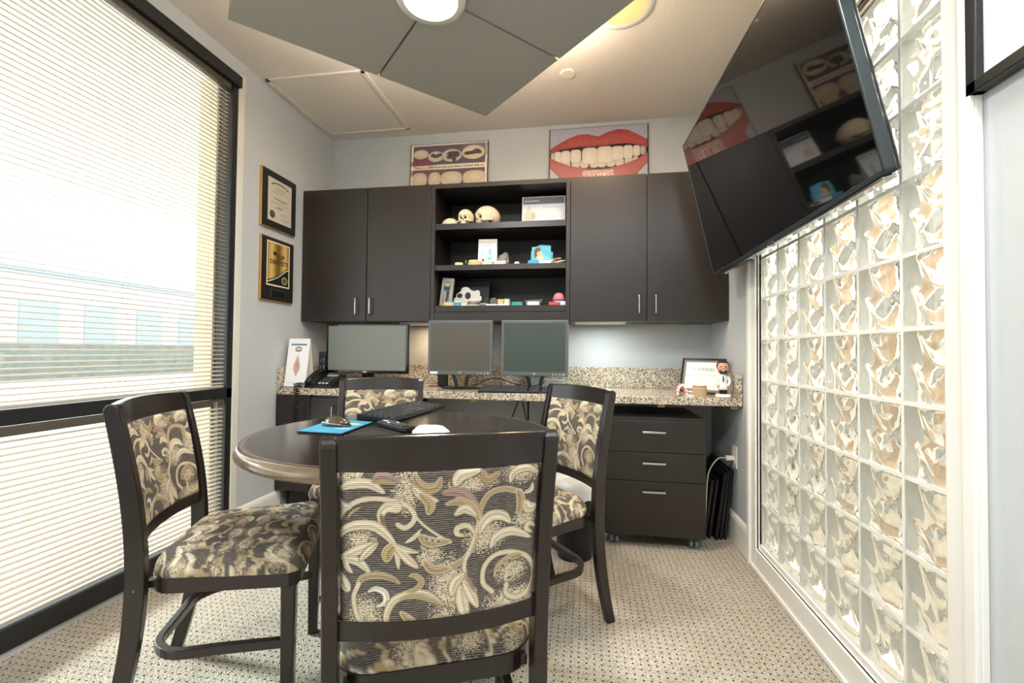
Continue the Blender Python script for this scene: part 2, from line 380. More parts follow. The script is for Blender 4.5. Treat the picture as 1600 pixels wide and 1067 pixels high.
# ================================================================== SETTING
XL, XR, YB, YF, H = -1.97, .862, 3.286, -1.25, 2.734
WY0, WY1, WZ0, WZ1 = -.60, 2.285, .07, 2.615          # window opening in the left wall
GY0, GY1, GZ0, GZ1 = 1.225, 2.43, .11, 2.185          # opening of the glass block wall
def struct(name, bm, m, parent=None, **k):
    o = obj(name, bm, m, parent, **k)
    if parent is None: o['kind'] = 'structure'
    return o
struct('floor', boxes((XL-.15, 3.2, YF-.1, YB+.1, -.05, 0)), M_carpet)
struct('ceiling', boxes((XL-.15, 3.2, YF-.1, YB+.1, H, H+.06)), M_ceil)
struct('wall_back', boxes((XL-.15, 3.2, YB, YB+.1, 0, H)), M_wall)
struct('wall_front', boxes((XL-.15, 3.2, YF-.1, YF, 0, H)), M_wall)
struct('wall_left', boxes((XL-.12, XL, YF, WY0, 0, H), (XL-.12, XL, WY1, YB, 0, H), (XL-.12, XL, WY0, WY1, WZ1, H), (XL-.12, XL, WY0, WY1, 0, WZ0-.05)), M_wall)
struct('wall_right', boxes((XR, XR+.13, YF, GY0-.02, 0, H), (XR, XR+.13, GY1+.02, YB, 0, H), (XR, XR+.13, GY0-.02, GY1+.02, GZ1+.02, H), (XR, XR+.13, GY0-.02, GY1+.02, 0, GZ0-.02)), M_wall)
struct('wall_corridor', boxes((3.1, 3.2, YF, YB, 0, H)), mat('corridor_paint', (226, 224, 216), .7, noise=.03))
# skirting
def skirt(name, pts, axis):
    pass
def skirt_profile(): return [(0, 0), (.016, 0), (.016, .135), (.012, .150), (.006, .158), (0, .162)]
bm = BM(); prism(bm, [(XL+a, z) for a, z in skirt_profile()], lambda a, b, h: (a, h, b), WY1+.02, 2.70); struct('baseboard_left', bm, M_white)
bm = BM(); prism(bm, [(XR-a, z) for a, z in skirt_profile()], lambda a, b, h: (a, h, b), GY1+.115, YB); struct('baseboard_right', bm, M_white)
bm = BM(); prism(bm, [(YB-a, z) for a, z in skirt_profile()], lambda a, b, h: (h, a, b), -1.2, XR-.02); struct('baseboard_back', bm, M_white)
bm = BM(); prism(bm, [(XR-a, z) for a, z in skirt_profile()], lambda a, b, h: (a, h, b), YF, GY0-.12); struct('baseboard_right_near', bm, M_white)
# corner bead beside the window
struct('trim_1', boxes((XL-.004, XL+.006, WY1-.002, WY1+.045, .0, 2.66), ), mat('bead_paint', (222, 218, 208), .5), bevel=.003)

# --- window with dark frame
win = bpy.data.objects.new('window_1', None); C.objects.link(win); win['kind'] = 'structure'; win.location = (XL-.03, 0, 0)
fx0, fx1 = -.055, .03
obj('window_jamb', boxes((fx0, fx1, WY1-.042, WY1, WZ0-.045, WZ1)), M_frame, win, bevel=.003)
obj('window_jamb', boxes((fx0, fx1, WY0, WY0+.042, WZ0-.045, WZ1)), M_frame, win, bevel=.003)
obj('window_head', boxes((fx0, fx1+.025, WY0, WY1, WZ1-.045, WZ1+.02)), M_frame, win, bevel=.003)
obj('window_transom', boxes((fx0, fx1, WY0, WY1, .802, .858)), M_frame, win, bevel=.003)
obj('window_sill', boxes((fx0, fx1+.01, WY0, WY1, WZ0-.045, WZ0+.035)), M_frame, win, bevel=.003)
M_pane = bpy.data.materials.new('window_glass'); M_pane.use_nodes = True
_t = M_pane.node_tree; _t.nodes.clear(); _o = _t.nodes.new('ShaderNodeOutputMaterial'); _a = _t.nodes.new('ShaderNodeBsdfTransparent'); _g = _t.nodes.new('ShaderNodeBsdfGlossy'); _g.inputs['Roughness'].default_value = 0; _m = _t.nodes.new('ShaderNodeMixShader'); _m.inputs[0].default_value = .05; _a.inputs[0].default_value = (.95, .98, .97, 1)
_t.links.new(_a.outputs[0], _m.inputs[1]); _t.links.new(_g.outputs[0], _m.inputs[2]); _t.links.new(_m.outputs[0], _o.inputs[0])
obj('pane', boxes((-.052, -.046, WY0+.03, WY1-.03, .85, WZ1-.03)), M_pane, win)
obj('pane', boxes((-.052, -.046, WY0+.03, WY1-.03, WZ0, .81)), M_pane, win)
obj('outer_reveal', boxes((-.17, -.056, WY1-.055, WY1+.02, WZ0-.04, WZ1)), M_concrete, win)

# --- venetian blinds
def slat_mesh(L, w=.0255, sag=.0024, th=.0005):
    bm = BM(); n = 4
    pts = [(-w/2+w*i/n, sag*(1-((2*i/n)-1)**2)) for i in range(n+1)]
    out = pts+[(a, b-th) for a, b in pts[::-1]]
    prism(bm, out, lambda a, b, h: (a, h, b), -L/2, L/2)
    me = bpy.data.meshes.new('slat'); bmesh.ops.recalc_face_normals(bm, faces=bm.faces); bm.to_mesh(me); bm.free(); me.materials.append(M_slat); return me
by0, by1 = WY0+.06, WY1-.052; bc = (by0+by1)/2; BL = by1-by0
SLAT = slat_mesh(BL)
def blind(label, ztop, zbot, x):
    t = thing('venetian_blind', label, 'blind', (x, bc, zbot))
    hz = ztop-zbot
    obj('head_rail', boxes((-.018, .018, -BL/2, BL/2, hz-.032, hz)), M_rail, t, bevel=.002)
    obj('bottom_rail', boxes((-.012, .012, -BL/2, BL/2, 0, .012)), M_slat, t, bevel=.003)
    pitch = .0226; n = int((hz-.045)/pitch)
    for i in range(n):
        o = bpy.data.objects.new('slat', SLAT); C.objects.link(o); o.parent = t
        o.location = (0, 0, .024+i*pitch); o.rotation_euler = (0, math.radians(14+random.uniform(-1.2, 1.2)), 0)
    for yy in (BL/2-.10, BL/2-.55, BL/2-1.02, BL/2-1.5, BL/2-2.0, BL/2-2.5):
        bm = BM()
        for dx in (-.0128, .0128): tube(bm, [(dx, yy, .005), (dx, yy, hz-.01)], .0006, 5)
        obj('ladder_cord', bm, M_slat, t)
    bm = BM()
    for dy in (0, .012, -.02): tube(bm, [(.02, BL/2-.06+dy, max(.02, hz-1.55)), (.02, BL/2-.06+dy*.5, hz-.01)], .0012, 6)
    obj('lift_cord', bm, M_rail if hz > 1 else M_slat, t)
blind('long cream venetian blind in the tall upper part of the window', 2.568, .862, XL-.018)
blind('short cream venetian blind below the dark transom, down by the carpet', .797, .112, XL-.018)

# --- glass block wall
gw = bpy.data.objects.new('window_2', None); C.objects.link(gw); gw['kind'] = 'structure'; gw.location = (0, 0, 0)
P = .2032; gx = .8727
def block_mesh():
    n = 18; s = .0965; bm = BM()
    def disp(u, v):
        e = min(1, 5.5*min(1-abs(u), 1-abs(v)))
        w = .0036*math.sin(4.3*u+2.6*v+1.6*math.sin(3.1*v))+.0026*math.sin(6.5*v-3.2*u*v+2.*math.sin(4*u))
        return e*(w+.002)-.004*(1-e)**2
    grids = []
    for sgn in (-1, 1):
        g = [[bm.verts.new((sgn*(.038)+sgn*disp(u, v*sgn), u*s, v*s)) for u in np.linspace(-1, 1, n)] for v in np.linspace(-1, 1, n)]
        grids.append(g)
        for i in range(n-1):
            for j in range(n-1): bm.faces.new((g[i][j], g[i][j+1], g[i+1][j+1], g[i+1][j]))
    a, b = grids
    ring = lambda g: [g[0][j] for j in range(n)]+[g[i][n-1] for i in range(1, n)]+[g[n-1][j] for j in range(n-2, -1, -1)]+[g[i][0] for i in range(n-2, 0, -1)]
    ra, rb = ring(a), ring(b)
    for i in range(len(ra)): bm.faces.new((ra[i], ra[(i+1) % len(ra)], rb[(i+1) % len(ra)], rb[i]))
    bmesh.ops.recalc_face_normals(bm, faces=bm.faces)
    me = bpy.data.meshes.new('glass_block'); bm.to_mesh(me); bm.free(); me.materials.append(M_glass)
    for p in me.polygons: p.use_smooth = True
    return me
GB = block_mesh()
ys = [2.2273+P*(1-i) for i in range(7)]       # joints, far to near
zs = [1.3514+P*4-P*j for j in range(11)]      # joints, top to bottom
for i in range(6):
    for j in range(10):
        o = bpy.data.objects.new('glass_block', GB); C.objects.link(o); o.parent = gw
        o.location = (gx+.036, (ys[i]+ys[i+1])/2, (zs[j]+zs[j+1])/2)
bm = BM()
for y in ys: box(bm, gx, gx+.072, y-.0055, y+.0055, zs[-1]-.006, zs[0]+.006)
for z in zs: box(bm, gx+.0004, gx+.0716, ys[-1], ys[0], z-.0055, z+.0055)
obj('mortar_joints', bm, mat('mortar_white', (235, 233, 226), .7, noise=.05, nscale=90), gw)
# casing: boards round the opening, each a part
def casing(y0, y1, z0, z1, name='casing_board'):
    o = obj(name, boxes((XR-.018, XR+.0, y0, y1, z0, z1)), M_white, gw, bevel=.004)
casing(GY1, GY1+.095, 0.0, GZ1+.07); casing(GY0-.095, GY0, 0.0, GZ1+.07)
casing(GY0, GY1, GZ1, GZ1+.07); casing(GY0, GY1, GZ0-.095, GZ0)
bm = BM()
for (y0, y1) in ((GY1+.062, GY1+.095), (GY0-.095, GY0-.062)): box(bm, XR-.028, XR-.016, y0, y1, .0, GZ1+.07)
box(bm, XR-.026, XR-.016, GY0-.06, GY1+.06, .0, .022)
obj('casing_moulding', bm, M_white, gw, bevel=.003)
obj('reveal_lining', boxes((XR-.01, gx+.12, GY1, GY1+.012, GZ0, GZ1), (XR-.01, gx+.12, GY0-.012, GY0, GZ0, GZ1), (XR-.01, gx+.12, GY0, GY1, GZ1, GZ1+.012), (XR-.01, gx+.12, GY0, GY1, GZ0-.012, GZ0)), M_white, gw)
bm = BM()
box(bm, gx-.008, gx+.004, GY0, GY1, GZ0, zs[-1]+.0); box(bm, gx-.008, gx+.004, ys[0], GY1, GZ0, GZ1); box(bm, gx-.008, gx+.004, GY0, GY1, zs[0], GZ1)
obj('glazing_bead', bm, M_white, gw, bevel=.002)
# corridor furniture colour beyond the blocks: a low warm panel and a door
M_door = mat('corridor_door_wood', (168, 144, 118), .5, noise=.2, nscale=6, stretch=(1, 6, .5))
struct('door_1', boxes((3.07, 3.099, 1.75, 2.65, 0, 2.1)), M_door, bevel=.006)
struct('door_2', boxes((3.07, 3.099, .0, .9, 0, 2.1)), M_door, bevel=.006)
struct('wall_corridor_end', boxes((XR+.13, 3.1, YB-.03, YB, 0, H)), mat('corridor_end_paint', (222, 222, 216), .7))
struct('door_3', boxes((XR+.95, XR+1.85, YB-.055, YB-.031, 0, 2.1)), M_door, bevel=.006)

# --- outside
struct('paving_outside', boxes((-60, XL-.3, -40, 50, -.5, -.2)), M_asphalt)
struct('soffit_outside', boxes((-6.2, XL-.13, -8, 12, 3.06, 3.3)), M_concrete)
fb = thing('office_building', 'pale low building glimpsed through the upper blind', 'building', (-38, 12, -.2))
obj('wall', boxes((-6, 0, -30, 30, 0, 6.5)), M_ext, fb)
obj('roof', boxes((-6.3, .3, -30.3, 30.3, 6.5, 6.9)), M_extglass, fb)
for k in range(14):
    obj('window', boxes((0, .06, -28+k*4.1, -25.6+k*4.1, 1.2, 4.6)), M_extglass, fb)
struct('hedge_outside', boxes((-22, -20.5, -30, 45, -.2, 1.25)), M_trunk)

# ================================================================== CEILING THINGS
pc = [(-.59, 1.67)]
def felt_panel(label, da, db):
    """square panel; da, db = its corner offsets along the two sides of the square in panel sides"""
    s = .655; g = .0055
    a = Vector((-.703, -.711)).normalized(); b = Vector((.703, -.711)).normalized()   # directions from the far tip
    t = thing('acoustic_panel', label, 'ceiling panel', (0, 0, 2.47), group='grey felt panels hung in a square around the round lamp')
    tip = Vector((-.585, 2.60))
    q = [(da*s+g, db*s+g), (da*s+g, (db+1)*s-g), ((da+1)*s-g, (db+1)*s-g), ((da+1)*s-g, db*s+g)]
    c = tip+a*s*(da+.5)+b*s*(db+.5); t.location = (c.x, c.y, 2.47)
    pts = [tuple(tip+a*x+b*y-c) for x, y in q]
    bm = BM(); prism(bm, pts, XY, 0, .028)
    for f in bm.faces:
        if abs(f.calc_center_median().z-.014) < .005: f.material_index = 1
    obj('felt_board', bm, [M_felt, M_felt_edge], t)
    # hanging wires
    bm = BM()
    for x, y in pts: tube(bm, [(x*.75, y*.75, .028), (x*.75, y*.75, H-2.47)], .0015, 6)
    obj('hanging_wire', bm, M_steel, t)
felt_panel('grey felt ceiling panel at the far tip, pointing at the back wall', 0, 0)
felt_panel('grey felt ceiling panel nearest the window, left of the round lamp', 1, 0)
felt_panel('grey felt ceiling panel nearest the television, right of the round lamp', 0, 1)
felt_panel('grey felt ceiling panel nearest the viewer, beyond the round lamp', 1, 1)
sf = thing('panel_support_frame', 'black crossed support bars showing as dark lines between the grey felt panels', 'support frame', (-.585, 1.67, 2.478))
for dx, dy in ((-.703, -.711), (.703, -.711)):
    bm = BM(); sweep(bm, [(-dx*.655, -dy*.655, .030), (dx*.655, dy*.655, .030)], rect(.040, .016)); obj('support_bar', bm, M_blackframe, sf)
lm = thing('ceiling_lamp', 'round white glowing lamp in the middle of the grey felt panels', 'lamp', (-.6, 1.66, 2.438))
bm = BM(); lathe(bm, [(.105, .0), (.135, .004), (.138, .03), (.108, .031)], n=48, closed=False); lathe(bm, [(.02, .03), (.02, H-2.44)], n=12); obj('trim_ring', bm, M_white, lm, smooth=True)
bm = BM(); lathe(bm, [(0, .008), (.105, .008), (.105, .02), (0, .02)], n=48); obj('diffuser', bm, M_glow, lm)
cn = thing('recessed_light', 'round amber recessed light in the ceiling behind the felt panel', 'ceiling light', (.17, 2.19, H))
bm = BM(); lathe(bm, [(.115, .0), (.15, -.004), (.152, -.0005), (.118, -.0005)], n=48, closed=False); obj('trim_ring', bm, M_white, cn, smooth=True)
bm = BM(); lathe(bm, [(0, -.0015), (.118, -.0015), (.118, -.0005), (0, -.0005)], n=48); obj('amber_lens', bm, M_can, cn)
dk = thing('cover_plate', 'small round blank cover plate on the ceiling beside the felt panel', 'cover plate', (-.107, 2.672, H))
bm = BM(); lathe(bm, [(0, -.008), (.042, -.008), (.047, -.003), (.047, 0), (0, 0)], n=32); obj('plate', bm, M_cream, dk, smooth=False)
ap = thing('access_panel', 'square painted access panel in the ceiling corner by the window wall', 'access panel', (-1.62, 2.82, H))
bm = BM(); box(bm, -.29, .29, -.33, .33, -.004, 0); obj('panel', bm, M_ceil, ap, bevel=.002)
bm = BM()
for b_ in ((-.325, -.297, -.36, .36), (.297, .325, -.36, .36), (-.325, .325, -.36, -.337), (-.325, .325, .337, .36)): box(bm, *b_, -.009, 0)
obj('panel_frame', bm, M_ceil, ap, bevel=.002)
sk = thing('fire_sprinkler', 'small white fire sprinkler on the ceiling above the television', 'sprinkler', (.60, 1.93, H))
bm = BM(); lathe(bm, [(0, -.045), (.012, -.045), (.012, -.03), (.006, -.03), (.006, -.012), (.03, -.006), (.032, 0), (0, 0)], n=20); obj('sprinkler_head', bm, M_white, sk)

# ================================================================== CABINETS ON THE BACK WALL
CZ0, CZ1, CY = 1.274, 2.195, 2.895
def handle_v(parent, x, y, z0, z1, name='handle'):
    bm = BM(); sweep(bm, smoothpath([(x, y, z0), (x, y-.022, z0+.003), (x, y-.026, z0+.014), (x, y-.026, z1-.014), (x, y-.022, z1-.003), (x, y, z1)], 4), rect(.010, .006), up=Vector((1, 0, 0)))
    return obj(name, bm, M_steel, parent, smooth=False, bevel=.0015)
def wall_cab(label, x0, x1, gap, hx):
    t = thing('wall_cabinet', label, 'cabinet', (x0, CY, CZ0))
    w = x1-x0; hh = CZ1-CZ0; g = gap-x0
    obj('body', boxes((.002, w-.002, .020, YB-CY-.003, .002, hh)), M_cab, t)
    for a, b, h_ in ((0, g-.002, hx[0]-x0), (g+.002, w, hx[1]-x0)):
        d = obj('door', boxes((a+.001, b-.001, 0, .019, 0, hh)), M_cab, t, bevel=.0015)
        handle_v(d, h_, 0, .045, .158)
    return t
wall_cab('dark two-door wall cabinet nearest the window', XL+.006, -1.022, -1.48, (-1.545, -1.442))
wall_cab('dark two-door wall cabinet behind the television', -.092, XR-.004, .381, (.332, .432))
t = thing('open_shelf_unit', 'dark open shelf unit between the two wall cabinets, with models and skulls', 'shelf unit', (-.557, CY, CZ0))
hw = .463; hh = CZ1-CZ0
obj('side_panel', boxes((-hw, -hw+.026, 0, .385, 0, hh)), M_cab, t, bevel=.001)
obj('side_panel', boxes((hw-.026, hw, 0, .385, 0, hh)), M_cab, t, bevel=.001)
obj('top_panel', boxes((-hw+.026, hw-.026, 0, .385, hh-.030, hh)), M_cab, t, bevel=.001)
obj('bottom_rail', boxes((-hw+.026, hw-.026, .004, .385, 0, .060)), M_cab, t, bevel=.001)
obj('back_panel', boxes((-hw+.026, hw-.026, .372, .385, .06, hh-.03)), M_cab_in, t)
for z0, z1 in ((1.887, 1.927), (1.614, 1.649), (1.337, 1.377)):
    obj('shelf', boxes((-hw+.028, hw-.028, .006, .371, z0-CZ0, z1-CZ0)), M_cab, t, bevel=.001)

# under-cabinet lamp strip
t = thing('under_cabinet_lamp', 'slim warm under-cabinet lamp over the counter beside the wide monitor', 'lamp', (-1.16, 3.02, 1.274))
obj('housing', boxes((-.12, .12, -.02, .16, -.014, 0)), M_white, t, bevel=.002)
t = thing('under_cabinet_lamp', 'slim unlit under-cabinet lamp below the right wall cabinet', 'lamp', (.10, 2.96, 1.274))
obj('housing', boxes((-.16, .16, -.02, .12, -.012, 0)), M_white, t, bevel=.002)

# ================================================================== COUNTER
t = thing('granite_counter', 'long speckled granite counter under the wall cabinets, wall to wall', 'counter', (-.55, 2.97, .785))
obj('worktop', boxes((XL+.55+.003, XR+.55-.003, -.318, .315, 0, .045)), M_granite, t, bevel=.004)
obj('backsplash', boxes((XL+.55+.003, XR+.55-.003, .286, .314, .045, .185)), M_granite, t, bevel=.003)
obj('side_splash', boxes((XL+.55+.003, XL+.55+.03, -.31, .286, .045, .172)), M_granite, t, bevel=.003)
obj('side_splash', boxes((XR+.55-.03, XR+.55-.003, -.315, .286, .045, .175)), M_granite, t, bevel=.003)
for x in (-.12, .99, 1.385):
    obj('bracket', boxes((x-.02, x+.02, -.26, -.2, -.022, 0)), M_tan, t, bevel=.002)
# base cabinet by the window
t = thing('base_cabinet', 'dark base cabinet under the counter beside the window wall', 'cabinet', (XL+.004, 2.655, 0))
obj('body', boxes((0, .80, .02, .62, .172, .784)), M_cab, t)
obj('toe_kick', boxes((0.03, .77, .085, .6, .0, .172)), M_blackframe, t)
obj('filler_panel', boxes((0, .238, 0, .019, .172, .784)), M_cab, t, bevel=.001)
d = obj('door', boxes((.242, .80, 0, .019, .175, .770)), M_cab, t, bevel=.0015); handle_v(d, .405, 0, .62, .72)

# mobile file pedestal
t = thing('file_pedestal', 'dark three-drawer pedestal on castors under the right of the counter', 'drawer unit', (.118, 2.60, 0))
PW = .538
obj('body', boxes((0, PW, .02, .56, .07, .715)), M_cab, t, bevel=.001)
for z0, z1, hz in ((.527, .700, .640), (.369, .523, .470), (.068, .365, .315)):
    d = obj('drawer', boxes((.001, PW-.001, 0, .019, z0, z1)), M_cab, t, bevel=.0015)
    bm = BM(); cxh = .262; sweep(bm, smoothpath([(cxh-.062, 0, hz), (cxh-.059, -.022, hz), (cxh-.048, -.026, hz), (cxh+.048, -.026, hz), (cxh+.059, -.022, hz), (cxh+.062, 0, hz)], 4), rect(.006, .010)); obj('handle', bm, M_steel, d, bevel=.0015)
for x in (.055, PW-.055):
    for y in (.055, .50):
        bm = BM(); cylx(bm, (x-.024, y, .029), (x-.005, y, .029), .029, 20); cylx(bm, (x+.005, y, .029), (x+.024, y, .029), .029, 20); cylx(bm, (x-.007, y, .029), (x+.007, y, .029), .010, 12); box(bm, x-.006, x+.006, y-.01, y+.02, .03, .07)
        obj('castor', bm, M_rubber, t, bevel=.003)

# ================================================================== CHAIRS
# scroll pattern traced in a 1154 x 1067 frame whose cloth panel corners are TL TR BR BL
def homog(src, dst):
    A = []
    for (x, y), (u, v) in zip(src, dst):
        A.append([x, y, 1, 0, 0, 0, -u*x, -u*y, u]); A.append([0, 0, 0, x, y, 1, -v*x, -v*y, v])
    A = np.array(A); h = np.linalg.solve(A[:, :8], A[:, 8]); return lambda x, y: ((h[0]*x+h[1]*y+h[2])/(h[6]*x+h[7]*y+1), (h[3]*x+h[4]*y+h[5])/(h[6]*x+h[7]*y+1))
HG = homog([(187, 200), (1020, 150), (920, 745), (240, 850)], [(0, 1), (1, 1), (1, 0), (0, 0)])
CR, TA, GB_, MV, BR_ = (202, 190, 164), (164, 144, 108), (160, 166, 156), (150, 126, 116), (122, 104, 80)
TN = 420
T_col = np.zeros((TN, TN, 3)); T_cov = np.zeros((TN, TN)); T_spk = np.zeros((TN, TN))
TV, TU = np.mgrid[0:TN, 0:TN]/(TN-1.)
ASP = 1.28     # cloth width/height
def stamp(u, v, r, col, cov, edge=None):
    i0, i1 = max(0, int((v-r)*TN)-2), min(TN, int((v+r)*TN)+3); j0, j1 = max(0, int((u-r)*TN)-2), min(TN, int((u+r)*TN)+3)
    if i0 >= i1 or j0 >= j1: return
    d = np.hypot(TU[i0:i1, j0:j1]-u, (TV[i0:i1, j0:j1]-v)/ASP)
    m = np.clip((r-d)*TN/1.3+.5, 0, 1)
    sl = (slice(i0, i1), slice(j0, j1))
    T_cov[sl] = np.maximum(T_cov[sl], m); k = m[..., None]; T_col[sl] = T_col[sl]*(1-k)+np.array(col)/255.*k
def leafstroke(pts, wid, col, rim=None, rimw=.006, kind='leaf'):
    P_ = [Vector((*HG(x, y), 0)) for x, y in pts]; S = smoothpath(P_, 14) if len(P_) > 2 else [P_[0].lerp(P_[1], i/20) for i in range(21)]
    n = len(S); wid *= .80
    def w(t):
        if kind == 'leaf': return wid*(math.sin(PI*min(1, t*1.0))**.7*.92+.08)
        if kind == 'taper': return wid*(1-.85*t)
        if kind == 'grow': return wid*(.25+.75*t)
        return wid
    if rim:
        for i, p in enumerate(S): stamp(p.x, p.y, w(i/(n-1))+rimw, rim, 1)
    for i, p in enumerate(S): stamp(p.x, p.y, w(i/(n-1)), col, 1)
    if kind in ('leaf', 'taper') and wid > .013:
        vein = tuple(c*.80 for c in col); hi = tuple(min(255, c*1.10) for c in col)
        for i, p in enumerate(S):
            tt = i/(n-1); q = S[min(n-1, i+1)]-S[max(0, i-1)]; nn = Vector((-q.y, q.x*ASP, 0)); nn = nn.normalized() if nn.length else nn
            o2 = w(tt)*.42
            if .08 < tt < .95: stamp(p.x+nn.x*o2, p.y+nn.y*o2, max(.0026, w(tt)*.24), hi, 1)
            if .12 < tt < .92: stamp(p.x-nn.x*o2*.5, p.y-nn.y*o2*.5, .0030, vein, 1)
def speckle(x, y, rx, ry, dens=.75):
    u, v = HG(x, y); u2, _ = HG(x+rx, y); _, v2 = HG(x, y-ry)
    d = np.hypot((TU-u)/max(.01, abs(u2-u)), (TV-v)/max(.01, abs(v2-v))); T_spk[:] = np.maximum(T_spk, np.clip((1-d)*1.6, 0, 1)*dens)
for a in ((230, 230, 70, 60), (470, 290, 70, 130), (330, 800, 70, 90), (620, 680, 80, 150), (730, 250, 120, 50), (760, 480, 90, 90), (930, 210, 90, 60), (300, 520, 70, 60), (850, 620, 70, 60), (850, 720, 120, 50), (600, 800, 70, 60), (920, 420, 60, 50), (560, 560, 60, 60)): speckle(*a)
LS = leafstroke
LS([(205, 440), (225, 395), (280, 350), (350, 333), (430, 340), (480, 362), (502, 398), (492, 432), (465, 452), (438, 440)], .013, CR, TA, .004, 'taper2')
LS([(195, 350), (215, 380), (250, 380)], .020, CR, GB_)
LS([(490, 380), (530, 430), (580, 470), (635, 505)], .010, CR, None, 0, 'x'); LS([(520, 480), (560, 505), (635, 500)], .028, TA, CR); LS([(465, 515), (500, 490), (530, 450)], .015, CR)
for x, y in ((545, 492), (568, 497), (590, 500)): LS([(x, y), (x+2, y+2)], .009, BR_, CR, .004, 'x')
LS([(430, 365), (395, 368), (372, 400), (378, 440), (400, 480)], .034, CR, TA, .005, 'taper')
LS([(375, 400), (380, 430), (392, 460)], .010, BR_, TA, .003)
LS([(210, 525), (235, 480), (290, 455), (350, 455), (400, 490), (440, 540)], .030, CR, TA, .004, 'leaf')
LS([(400, 590), (405, 555), (430, 520)], .030, TA, CR); LS([(445, 620), (440, 580), (430, 530)], .016, CR); LS([(515, 608), (475, 575), (430, 530)], .022, CR, TA); LS([(520, 550), (470, 540), (420, 520)], .018, CR)
LS([(225, 600), (290, 560), (362, 520)], .026, CR, TA); LS([(225, 605), (290, 605), (338, 640)], .022, CR, GB_); LS([(235, 590), (250, 630), (275, 655)], .018, CR); LS([(300, 600), (330, 560), (362, 525)], .02, CR, MV)
LS([(292, 715), (310, 670), (360, 650), (410, 652), (450, 670)], .020, TA, GB_, .005); 
LS([(368, 765), (400, 745), (398, 712), (365, 700), (335, 715)], .018, (214, 208, 190), GB_, .003)
LS([(300, 690), (285, 745), (305, 810), (350, 850)], .012, CR, TA, .004, 'x'); LS([(225, 665), (245, 700), (262, 720)], .03, CR, GB_)
LS([(412, 840), (405, 790), (430, 735), (490, 705), (550, 703), (605, 738)], .019, CR, TA, .008); LS([(450, 725), (510, 712), (595, 733)], .016, TA, GB_, .004)
LS([(455, 772), (490, 800), (530, 830)], .022, TA, CR); LS([(470, 700), (505, 690), (528, 660), (505, 638), (485, 640)], .016, TA, CR, .004)
LS([(530, 575), (560, 605), (620, 605), (680, 572), (720, 510), (745, 440), (752, 370), (790, 305), (850, 282), (915, 300)], .014, TA, CR, .005, 'x')
LS([(535, 580), (570, 612), (630, 605)], .024, TA, CR); LS([(905, 290), (915, 340), (898, 400)], .026, TA, CR)
LS([(745, 420), (715, 510), (682, 590), (690, 650), (715, 690)], .012, CR, TA, .003, 'x')
LS([(632, 705), (645, 660), (680, 625)], .030, CR, TA); LS([(680, 785), (668, 730), (662, 670)], .036, CR, TA); LS([(720, 745), (700, 700), (675, 650)], .028, CR, TA); LS([(715, 695), (700, 660), (682, 620)], .014, MV)
LS([(865, 432), (840, 402), (795, 398), (760, 430), (745, 470)], .034, CR, TA, .004); LS([(780, 530), (810, 485), (870, 468), (940, 500)], .030, CR, GB_, .004)
LS([(775, 695), (745, 660), (755, 600), (800, 558), (865, 552), (920, 580), (935, 640), (905, 700), (860, 722), (825, 705), (828, 672)], .013, CR, TA, .005, 'x')
LS([(790, 640), (810, 600), (860, 570), (900, 565)], .022, TA, CR, .004)
for x, y in ((800, 628), (820, 603), (848, 585)): LS([(x, y), (x+2, y)], .012, BR_, CR, .004, 'x')
LS([(500, 205), (512, 250), (550, 278), (590, 265), (605, 225)], .030, TA, CR, .004); LS([(495, 270), (530, 310), (592, 332)], .022, CR, TA); LS([(520, 300), (560, 345), (555, 388)], .026, TA, CR)
LS([(660, 260), (685, 215), (765, 190)], .034, CR, TA); LS([(768, 195), (790, 235), (842, 205)], .026, TA, MV)
LS([(878, 255), (895, 212), (950, 190), (1010, 222)], .024, CR, TA, .004); LS([(970, 262), (960, 295), (925, 308)], .018, CR)
LS([(198, 305), (245, 275), (320, 268), (385, 305)], .030, CR, TA, .004); LS([(335, 258), (370, 225), (440, 250)], .024, MV, GB_, .004); LS([(265, 250), (280, 215), (270, 200)], .02, CR); LS([(330, 262), (380, 255), (430, 262)], .014, TA)
LS([(608, 298), (665, 290), (720, 330), (748, 400)], .032, MV, TA, .004); LS([(622, 345), (680, 335), (725, 370), (748, 420)], .026, TA, CR, .004); LS([(655, 390), (695, 365), (735, 395)], .024, CR, TA)
LS([(690, 480), (660, 470), (665, 445), (705, 440), (735, 490)], .016, CR, TA, .004); LS([(945, 480), (925, 460), (940, 440), (965, 460)], .014, CR, TA)
LS([(930, 345), (945, 375), (975, 370)], .034, CR, TA, .004); LS([(735, 790), (800, 760), (880, 745), (930, 670)], .012, TA, CR, .003, 'x')
LS([(235, 440), (260, 400), (300, 370)], .010, TA)
def sample(A, u, v, wrap=False):
    if wrap:
        u = np.abs((u % 2)-1.); u = 1-u; v = 1-np.abs((v % 2)-1.)
    i = np.clip(v*(TN-1), 0, TN-1); j = np.clip(u*(TN-1), 0, TN-1); i0 = np.minimum(i.astype(int), TN-2); j0 = np.minimum(j.astype(int), TN-2); fi = i-i0; fj = j-j0
    if A.ndim == 3: fi = fi[..., None]; fj = fj[..., None]
    return A[i0, j0]*(1-fi)*(1-fj)+A[i0+1, j0]*fi*(1-fj)+A[i0, j0+1]*(1-fi)*fj+A[i0+1, j0+1]*fi*fj
